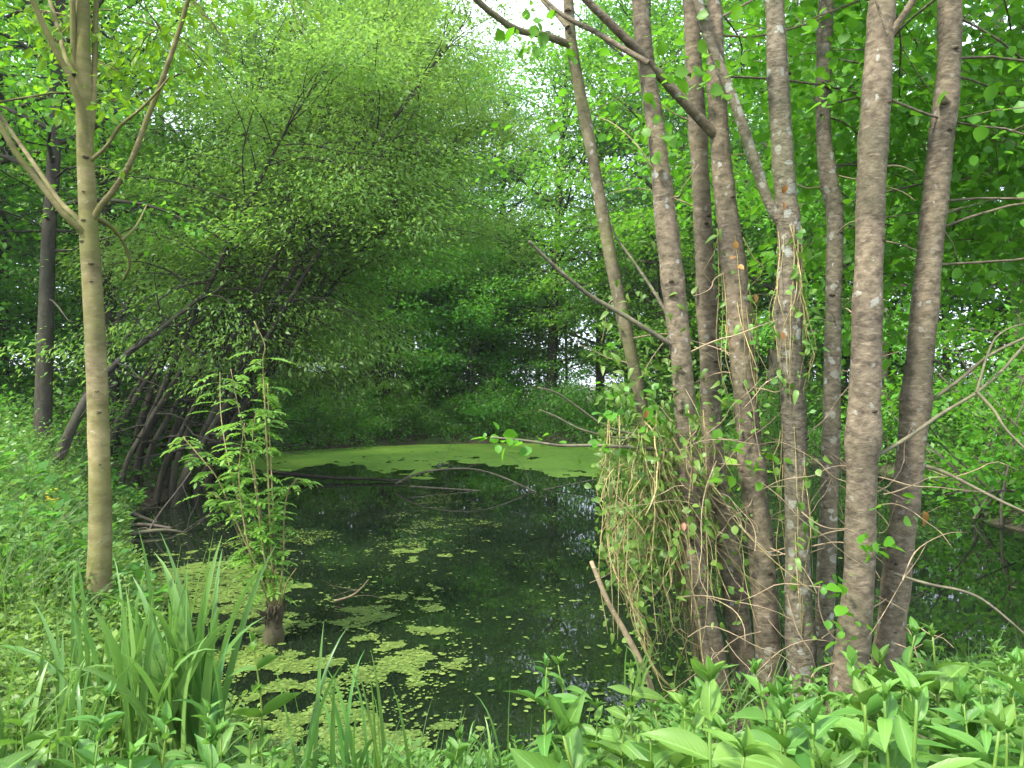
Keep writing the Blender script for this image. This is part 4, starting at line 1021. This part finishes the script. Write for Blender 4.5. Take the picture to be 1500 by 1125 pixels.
# arched dead branch and drowned sticks
WGp = 'dead branches lying in the pond'
def stick(name, pix, Y0, Y1, w0, w1, label, mat='bark_dark', twigs=0):
    b = Buf()
    k = len(pix)
    pp = [P(a, b_, Y0 + (Y1 - Y0) * q / (k - 1)) for q, (a, b_) in enumerate(pix)]
    s_ = spline(pp, 30); b.tube(s_, np.linspace(w0, w1, 30), 7, rough=0.15, rng=rng)
    for q in range(twigs):
        c = s_[rng.integers(4, 28)]
        p_ = limb_path(c, nrm(np.array([rng.normal(), rng.normal(), rng.uniform(-.2, .8)])), rng.uniform(.2, .7) * Y0 / 10, .5, rng, 6, .2); b.tube(p_, np.linspace(w1 * .5, w1 * .15, 6), 4)
    tag(b.build(name, M[mat]), label, 'branch', WGp)
stick('dead_branch', [(580, 708), (610, 694), (650, 687), (695, 687), (735, 698), (775, 716), (800, 726)], 12.6, 12.2, 0.022, 0.012, 'dark dead branch arching out of the water in front of the duckweed mat', 'bark_limb', 8)
stick('dead_branch', [(600, 712), (680, 717), (760, 722), (820, 712), (880, 700)], 12.2, 12.6, 0.016, 0.008, 'low dead branch lying flat on the water beside the arching one', 'bark_limb', 10)
stick('dead_branch', [(490, 880), (515, 872), (530, 860), (540, 848)], 6.0, 6.0, 0.010, 0.004, 'small bare branch poking from the water right of the sapling', 'twig', 4)
stick('dead_branch', [(395, 690), (470, 698), (560, 702), (600, 704)], 13.6, 13.3, 0.04, 0.02, 'dark log lying along the front edge of the duckweed at the left', 'bark_dark', 4)
for q, (pix, Y0, lb) in enumerate([([(160, 772), (210, 768), (262, 775), (285, 776)], 9.0, 'pale dead branch on the mud below the willows'), ([(175, 745), (215, 760), (250, 772), (290, 765)], 9.4, 'grey fallen branch on the mud behind the pale one'),
                                  ([(190, 782), (240, 776), (280, 782)], 8.6, 'short dead branch at the edge of the mud nearest the water'), ([(210, 790), (235, 750), (262, 715), (280, 690)], 8.9, 'thin grey branch rising slantwise from the mud')]):
    stick('fallen_branch', pix, Y0, Y0 + .3, 0.03 if q < 3 else .012, 0.012 if q < 3 else .005, lb, 'bark_far', 5)

# ------------------------------------------------------------------ left bank meadow
rng = np.random.default_rng(140)
def meadow(name, n, region, hfn, lsz, lmat, label, cat, seedn=0, wr=0.5, nl=16):
    lv_p, lv_d, lv_n, lv_s = [], [], [], []
    b = Buf()
    x0, x1, y0, y1 = region
    x = rng.uniform(x0, x1, n); y = rng.uniform(y0, y1, n)
    d = pond_sd(x, y)
    ok = (d > 0.03); x, y, d = x[ok], y[ok], d[ok]
    z = gz(x, y)
    H = hfn(x, y, d) * rng.uniform(0.6, 1.15, len(x)) * (0.6 + 0.8 * fbm(x * 1.5, y * 1.5, 60 + seedn))
    N = len(x)
    ln = nrm(np.column_stack([rng.normal(0, .22, N), rng.normal(0, .22, N), np.ones(N)]))
    m_ = nl
    t = rng.uniform(0.25, 1.0, (N, m_))
    p = np.stack([x, y, z], -1)[:, None] + ln[:, None] * (H[:, None] * t)[..., None]
    az = rng.uniform(0, 2 * PI, (N, m_))
    dirs = np.stack([np.cos(az), np.sin(az), rng.uniform(-.3, .9, (N, m_))], -1)
    p = p + nrm(dirs) * rng.uniform(0, 0.06, (N, m_))[..., None]
    s_ = lsz * rng.uniform(.6, 1.3, (N, m_))
    nor = UP + rng.normal(0, .5, (N, m_, 3))
    b.leaves(QUAD, p.reshape(-1, 3), dirs.reshape(-1, 3), nor.reshape(-1, 3), s_.ravel(), s_.ravel() * wr, 0, rng.uniform(0, 1, N * m_))
    st = nrm(np.cross(ln, rng.normal(0, 1, (N, 3)))) * 0.003
    bp_ = np.stack([x, y, z - .02], -1); tp = bp_ + ln * H[:, None]
    V = np.stack([bp_ - st, bp_ + st, tp + st * .4, tp - st * .4], 1)
    b.add(V.reshape(-1, 3), (np.arange(N) * 4)[:, None] + np.arange(4)[None], 0, np.full(N * 4, .4))
    tag(b.build(name, M[lmat]), label, cat, kind='stuff')
meadow('meadow_weeds', 5200, (-9.5, -2.2, 4.2, 10.5), lambda x, y, d: 0.16 + 0.62 * np.clip((185 - (750 + x / y * 1100)) / 130, 0, 1) * np.clip(d / 1.2, 0, 1), 0.062, 'leaf_meadow', 'dense pale green weeds covering the left bank', 'weeds', 1, .45, 18)
meadow('tall_meadow_weeds', 620, (-9.5, -2.4, 4.2, 10.5), lambda x, y, d: 0.22 + 0.5 * np.clip((185 - (750 + x / y * 1100)) / 130, 0, 1) * np.clip(d / 1.2, 0, 1), 0.13, 'leaf_shrub', 'taller darker leafed weeds standing among the pale ones on the left bank', 'weeds', 7, .42, 16)
meadow('bank_weeds', 2600, (-4.2, -1.2, 2.6, 7.5), lambda x, y, d: 0.16 + 0.22 * np.clip(d / .8, 0, 1), 0.04, 'leaf_meadow', 'low small leaved weeds along the left edge of the pond', 'weeds', 2, .55, 18)
meadow('near_weeds', 1700, (-2.6, 3.4, 1.3, 4.3), lambda x, y, d: 0.05 + 0.13 * np.clip(d / 1.2, 0, 1), 0.045, 'leaf_weed', 'low weeds covering the near bank', 'weeds', 3, .45, 14)
meadow('wood_floor_plants', 9000, (-14, 14, 9.5, 30), lambda x, y, d: 0.25 + 0.25 * np.clip(d, 0, 1), 0.10, 'leaf_shrub', 'dark low plants on the floor of the wood', 'ground cover', 4, .6, 14)
meadow('right_bank_weeds', 3000, (5.6, 13, 5.0, 12.5), lambda x, y, d: 0.25 + 0.3 * np.clip(d, 0, 1), 0.07, 'leaf_shrub', 'green weeds covering the right bank under the shrubs', 'weeds', 5, .55, 16)
# yellow flowers at the meadow edge
b = Buf()
for q in range(26):
    c = P(rng.uniform(45, 85), rng.uniform(716, 738), 6.5 + rng.uniform(-.3, .3))
    az = np.arange(5) * 2 * PI / 5 + rng.uniform(0, 1)
    b.leaves(QUAD, np.repeat(c[None], 5, 0), np.column_stack([np.cos(az), np.sin(az), np.full(5, .5)]), np.tile(UP, (5, 1)), 0.018, 0.016, 0, rng.uniform(0, 1, 5))
tag(b.build('yellow_flowers', M['flower']), 'sprinkling of tiny yellow flowers at the top of the left bank weeds', 'flowers', kind='stuff')

def lawn(name, n, region, hfn, wd, lmat, label, flop=0.5):
    x0, x1, y0, y1 = region
    x = rng.uniform(x0, x1, n); y = rng.uniform(y0, y1, n)
    d = pond_sd(x, y)
    ok = (d > 0.02) & (fbm(x * 1.1, y * 1.1, 90) > 0.36); x, y, d = x[ok], y[ok], d[ok]
    N = len(x); H = hfn(x, y, d) * rng.uniform(.5, 1.2, N)
    az = rng.uniform(0, 2 * PI, N); fl = rng.uniform(.1, 1, N) * flop
    hor = np.column_stack([np.cos(az), np.sin(az), np.zeros(N)]); sd = np.column_stack([-np.sin(az + 1), np.cos(az + 1), np.zeros(N)])
    rows = []
    for k in range(6):
        t = k / 5
        c = np.column_stack([x, y, gz(x, y) - .02]) + hor * (fl * H * t ** 2)[:, None] + UP * (H * (t - .45 * fl * t ** 2.5))[:, None]
        w_ = (wd * (1 - t ** 2) * (.6 + .4 * rng.uniform(size=N)))[:, None] * .5 + .0003
        rows += [c - sd * w_, c + sd * w_]
    V = np.stack(rows, 1)
    F = np.array([(2 * k, 2 * k + 1, 2 * k + 3, 2 * k + 2) for k in range(5)])
    b = Buf(); b.add(V.reshape(-1, 3), ((np.arange(N) * 12)[:, None, None] + F[None]).reshape(-1, 4), 0, np.repeat(rng.uniform(0, 1, N), 12))
    tag(b.build(name, M[lmat]), label, 'grass', kind='stuff')
lawn('meadow_grass', 10000, (-9, -2.0, 3.6, 10), lambda x, y, d: 0.30 + 0.55 * np.clip((185 - (750 + x / y * 1100)) / 130, 0, 1), 0.009, 'grass', 'thin pale grass standing among the weeds of the left bank', .7)
lawn('bank_grass', 2600, (-2.6, 3.6, 1.5, 4.4), lambda x, y, d: 0.16 + 0.24 * np.clip(d, 0, 1), 0.008, 'grass', 'thin grass growing between the plants of the near bank', .8)
# grass tufts
def blades(b, rng, base, n, L, wd, spread, lean, T_rows=10, mat=0, arch=(0.2, 1.3)):
    for q in range(n):
        c = np.array(base) + np.array([rng.normal(0, spread), rng.normal(0, spread), 0])
        az = rng.uniform(0, 2 * PI); tilt = abs(rng.normal(0, lean))
        d = nrm(np.array([math.cos(az) * math.sin(tilt), math.sin(az) * math.sin(tilt), math.cos(tilt)]))
        ar = rng.uniform(*arch) * (0.3 + 0.7 * rng.uniform() ** 2)
        Lq = L * rng.uniform(.6, 1.12); wq = wd * rng.uniform(.7, 1.2)
        hor = nrm(np.array([d[0], d[1], 0]) + 1e-5)
        pts = [c]; dd = d.copy()
        for k in range(T_rows):
            t = (k + 1) / T_rows
            dd = nrm(dd + (hor * 0.6 - UP) * ar * t ** 2 * 0.42)
            pts.append(pts[-1] + dd * Lq / T_rows)
        pts = np.array(pts)
        fa = rng.uniform(0, PI); side0 = np.array([math.cos(fa), math.sin(fa), 0])
        tg = nrm(np.gradient(pts, axis=0))
        side = nrm(side0 - tg * (tg @ side0)[:, None]); nn = np.cross(side, tg)
        tt = np.linspace(0, 1, T_rows + 1)
        hw = wq / 2 * np.minimum(1, 0.75 + tt) * np.clip(1 - tt ** 3.2, 0.02, 1)
        V = np.stack([pts - side * hw[:, None] + nn * hw[:, None] * .25, pts, pts + side * hw[:, None] + nn * hw[:, None] * .25], 1).reshape(-1, 3)
        F = []
        for k in range(T_rows):
            for s in (0, 1): a = k * 3 + s; F.append((a, a + 1, a + 4, a + 3))
        uv = np.stack([np.tile([-1, 0, 1], T_rows + 1), np.repeat(tt, 3)], -1)
        b.add(V, F, mat, np.full(len(V), rng.uniform(0, 1)), uv)
def blade_plant(name, label, cat, base, n, L, wd, spread, lean, seed, mat='leaf_iris', group=None, arch=(0.2, 1.3)):
    rng = np.random.default_rng(seed)
    root = thing(name, label, cat, base, group)
    b = Buf(); blades(b, rng, (0, 0, -0.03), n, L, wd, spread, lean, arch=arch)
    b.build('blades', M[mat], root)
    return root
IG = 'sword leaved iris clumps on the near left bank'
blade_plant('iris_clump', 'largest clump of broad sword shaped leaves, centre of the near left bank', 'iris', P(258, 1085, 2.75), 58, 0.74, 0.034, 0.07, 0.17, 201, group=IG, arch=(0.1, 1.1))
blade_plant('iris_clump', 'clump of arching sword leaves at the foot of the pale young tree', 'iris', P(165, 1060, 2.95), 34, 0.66, 0.028, 0.07, 0.30, 202, group=IG, arch=(0.4, 1.8))
blade_plant('iris_clump', 'small clump of grassy sword leaves at the left edge', 'iris', P(40, 1120, 2.7), 26, 0.52, 0.022, 0.12, 0.3, 203, group=IG)
blade_plant('iris_clump', 'few sword leaves leaning right beside the largest clump', 'iris', P(312, 1100, 2.7), 9, 0.5, 0.026, 0.03, 0.35, 204, group=IG)
TG = 'narrow grass tufts at the near water edge'
for q, (px, py, Y0, n_, L, lb) in enumerate([(455, 1135, 2.5, 6, .52, 'upright grass tuft at the water edge, nearest the single stalk'), (520, 1145, 2.6, 8, .45, 'drooping grass tuft in the middle of the near water edge'), (575, 1150, 2.5, 6, .45, 'grass tuft left of the open dark water'),
                                            (735, 1160, 2.4, 4, .36, 'few thin blades in front of the open dark water'), (930, 1010, 3.3, 8, .3, 'bright grass tuft at the left foot of the alder clump'), (690, 1150, 2.8, 4, .25, 'short thin blades low at the near water edge'), (100, 1130, 2.3, 10, .42, 'grass tuft among the big leaves at the lower left')]):
    blade_plant('grass_tuft', lb, 'grass tuft', P(px, py, Y0), n_, L, 0.015, 0.03, 0.2, 210 + q, 'leaf_iris' if q != 4 else 'grass', TG, arch=(.2, 1.5))

# ------------------------------------------------------------------ broad leaved plants of the foreground
def weed(seed, H, nodes, leafL, label, loc, group, wr=0.37, top=True):
    rng = np.random.default_rng(seed)
    root = thing('broadleaf_plant', label, 'plant', loc, group)
    sb, lb2 = Buf(), Buf()
    top_ = np.array([rng.normal(0, .07), rng.normal(0, .07), 1]) * H
    s_ = spline([(0, 0, -.1), top_ * .35 + rng.normal(0, .012, 3), top_ * .7 + rng.normal(0, .012, 3), top_], 20)
    sb.tube(s_, np.linspace(.0065, .003, 20), 7)
    p_, d_, n_, l_ = [], [], [], []
    az0 = rng.uniform(0, PI)
    for k in range(nodes):
        t = 0.22 + 0.78 * k / (nodes - 1)
        c = s_[min(19, int(t * 19))]
        az0 += PI / 2 + rng.normal(0, .25)
        e = -0.05 + 0.95 * t ** 2 + rng.normal(0, .22)
        sc_ = leafL * (0.85 + 0.45 * math.sin(PI * min(1, t * 1.05)) if t < .8 else 1.0 - 2.6 * (t - .8)) * rng.uniform(.85, 1.15)
        for s in (0, PI):
            az = az0 + s + rng.normal(0, .15)
            d = np.array([math.cos(az) * math.cos(e), math.sin(az) * math.cos(e), math.sin(e)])
            p_.append(c); d_.append(d); n_.append(UP - d * .3 + rng.normal(0, .38, 3)); l_.append(sc_ * rng.uniform(.75, 1.15))
            if rng.uniform() < .45 and t < .85:      # small axil leaves
                d2 = nrm(d + UP * .8); p_.append(c); d_.append(d2); n_.append(UP - d2 * .3); l_.append(sc_ * .4)
                p_.append(c); d_.append(nrm(d2 + rng.normal(0, .4, 3))); n_.append(UP); l_.append(sc_ * .3)
    for q in range(5):
        az = q * 2.2 + rng.normal(0, .3); o_ = rng.uniform(.1, .6); d = np.array([math.cos(az) * o_, math.sin(az) * o_, 1]); p_.append(s_[-1]); d_.append(d); n_.append(np.array([-math.cos(az), -math.sin(az), .3])); l_.append(leafL * rng.uniform(.2, .5))
    l_ = np.array(l_); kind = rng.integers(0, 4, len(l_))
    p_, d_, n_ = np.array(p_), np.array(d_), np.array(n_)
    tint = rng.uniform(0, 1, len(l_))
    for T, msk in ((LANCE, kind == 0), (LANCE2, kind == 1), (LANCE3, kind == 2), (LANCE4, kind == 3)):
        lb2.leaves(T, p_[msk], d_[msk], n_[msk], l_[msk], l_[msk] * wr * rng.uniform(.85, 1.2, msk.sum()), 0, tint[msk])
    sb.build('stem', M['green_stem'], root); lb2.build('leaves', M['leaf_weed'], root)
    return root
WG2 = 'broad leaved plants of the foreground thicket at the lower right'
prot = [weed(300 + k, 0.75 + 0.03 * (k % 4), 7 + k % 3, 0.135 + .018 * (k % 3), 'x', (0, 0, -50), WG2) for k in range(7)]
rq = random.Random(11)
# (px of top, py of top, depth, label)
SPEC = [(808, 955, 2.35, 'plant with a big pale leaf to the left, foremost over the dark water'), (840, 975, 2.3, 'plant with an upright broad leaf beside the foremost one'), (920, 980, 2.6, 'plant with one long leaf pointing left, at the foot of the stick'),
        (1000, 985, 2.4, 'upright plant directly in front of the thin alder stem'), (1185, 1000, 2.3, 'plant in front of the lichen spotted alder stem'), (1225, 960, 2.35, 'plant rising before the thickest alder stem'),
        (1310, 925, 2.2, 'tall plant with a broad rounded leaf at the foot of the rightmost stem'), (1385, 915, 2.2, 'tallest plant with narrow leaves against the blue water reflections'), (1485, 960, 2.2, 'leaning plant at the right edge with a pointed top'), (1425, 1010, 2.1, 'bushy plant between the tallest one and the right edge')]
used = set()
def put(k, px, py, Y0, lb, grp, sc=None):
    t_ = P(px, py, Y0)
    x, y = t_[0], t_[1]
    g = float(gz(np.array([x]), np.array([y]))[0])
    z = max(g, 0.0)
    hh = max(0.25, t_[2] - z)
    s = hh / 0.80
    if s > 1.25: z = t_[2] - 1.25 * .8; s = 1.25
    r_ = prot[k]
    tl = (rq.uniform(-.12, .12), rq.uniform(-.12, .12))
    if k not in used:
        used.add(k); r_.location = (x, y, z); r_.rotation_euler = (tl[0], tl[1], rq.uniform(0, 6.28)); r_.scale = (s, s, s); r_['label'] = lb; r_['group'] = grp
    else: dup(r_, (x, y, z), rq.uniform(0, 6.28), s, lb, grp, tl)
for q, (px, py, Y0, lb) in enumerate(SPEC): put(q % 7, px, py, Y0, lb, WG2)
for q in range(62):
    Y0 = 1.35 + 1.05 * (q / 62) + rq.uniform(-.08, .08)
    px = rq.uniform(830, 1560)
    lim = np.interp(px, [830, 950, 1100, 1250, 1400, 1500], [1050, 1030, 1010, 990, 975, 985])
    py = lim + rq.uniform(0, 80) * (2.4 - Y0) / 1.0 + rq.uniform(0, 35)
    put(q % 7, px, py, Y0, 'leafy green plant inside the foreground thicket at the lower right', WG2)
WG3 = 'broad leaved plants along the near left bank'
for q in range(18):
    px = rq.uniform(1180, 1570); put(q % 7, px, np.interp(px, [1180, 1330, 1500], [1000, 965, 950]) + rq.uniform(-15, 45), rq.uniform(2.4, 3.1), 'leafy green plant at the back of the foreground thicket, below the alder stems', WG2)
put(3, 397, 945, 2.45, 'single upright stalk with paired leaves standing alone before the floating weed', WG3)
put(5, 640, 1075, 2.3, 'small plant with a pointed top at the middle of the near water edge', WG3)
put(1, 120, 1010, 2.1, 'plant with a round yellow green leaf in front of the arching sword leaves', WG3)
put(2, 30, 1050, 2.0, 'plant at the lower left corner', WG3)
for q in range(26):
    Y0 = 1.5 + 1.0 * (q / 26)
    px = rq.uniform(-60, 420) if q < 20 else rq.uniform(420, 830)
    py = (1060 + rq.uniform(0, 60)) if q < 20 else rq.uniform(1085, 1125)
    put(q % 7, px, py, Y0, 'low leafy plant in the strip of plants along the bottom left edge', WG3)


# ------------------------------------------------------------------ thin haze volume added to lift the blacks of the wood
def haze_box():
    m, t, o = newmat('lift_haze')
    v = t.nodes.new('ShaderNodeVolumePrincipled')
    v.inputs['Color'].default_value = (0.93, 0.96, 1.0, 1); v.inputs['Density'].default_value = 0.0008; v.inputs['Anisotropy'].default_value = 0.3
    t.links.new(v.outputs[0], o.inputs['Volume'])
    x0, x1, y0, y1, z0, z1 = -720, 720, -320, 1220, -3.0, 30.0
    b = Buf()
    V = [(x0, y0, z0), (x1, y0, z0), (x1, y1, z0), (x0, y1, z0), (x0, y0, z1), (x1, y0, z1), (x1, y1, z1), (x0, y1, z1)]
    b.add(V, [(3, 2, 1, 0), (4, 5, 6, 7), (0, 1, 5, 4), (1, 2, 6, 5), (2, 3, 7, 6), (3, 0, 4, 7)])
    tag(b.build('haze', m, smooth=False), kind='stuff')
haze_box()
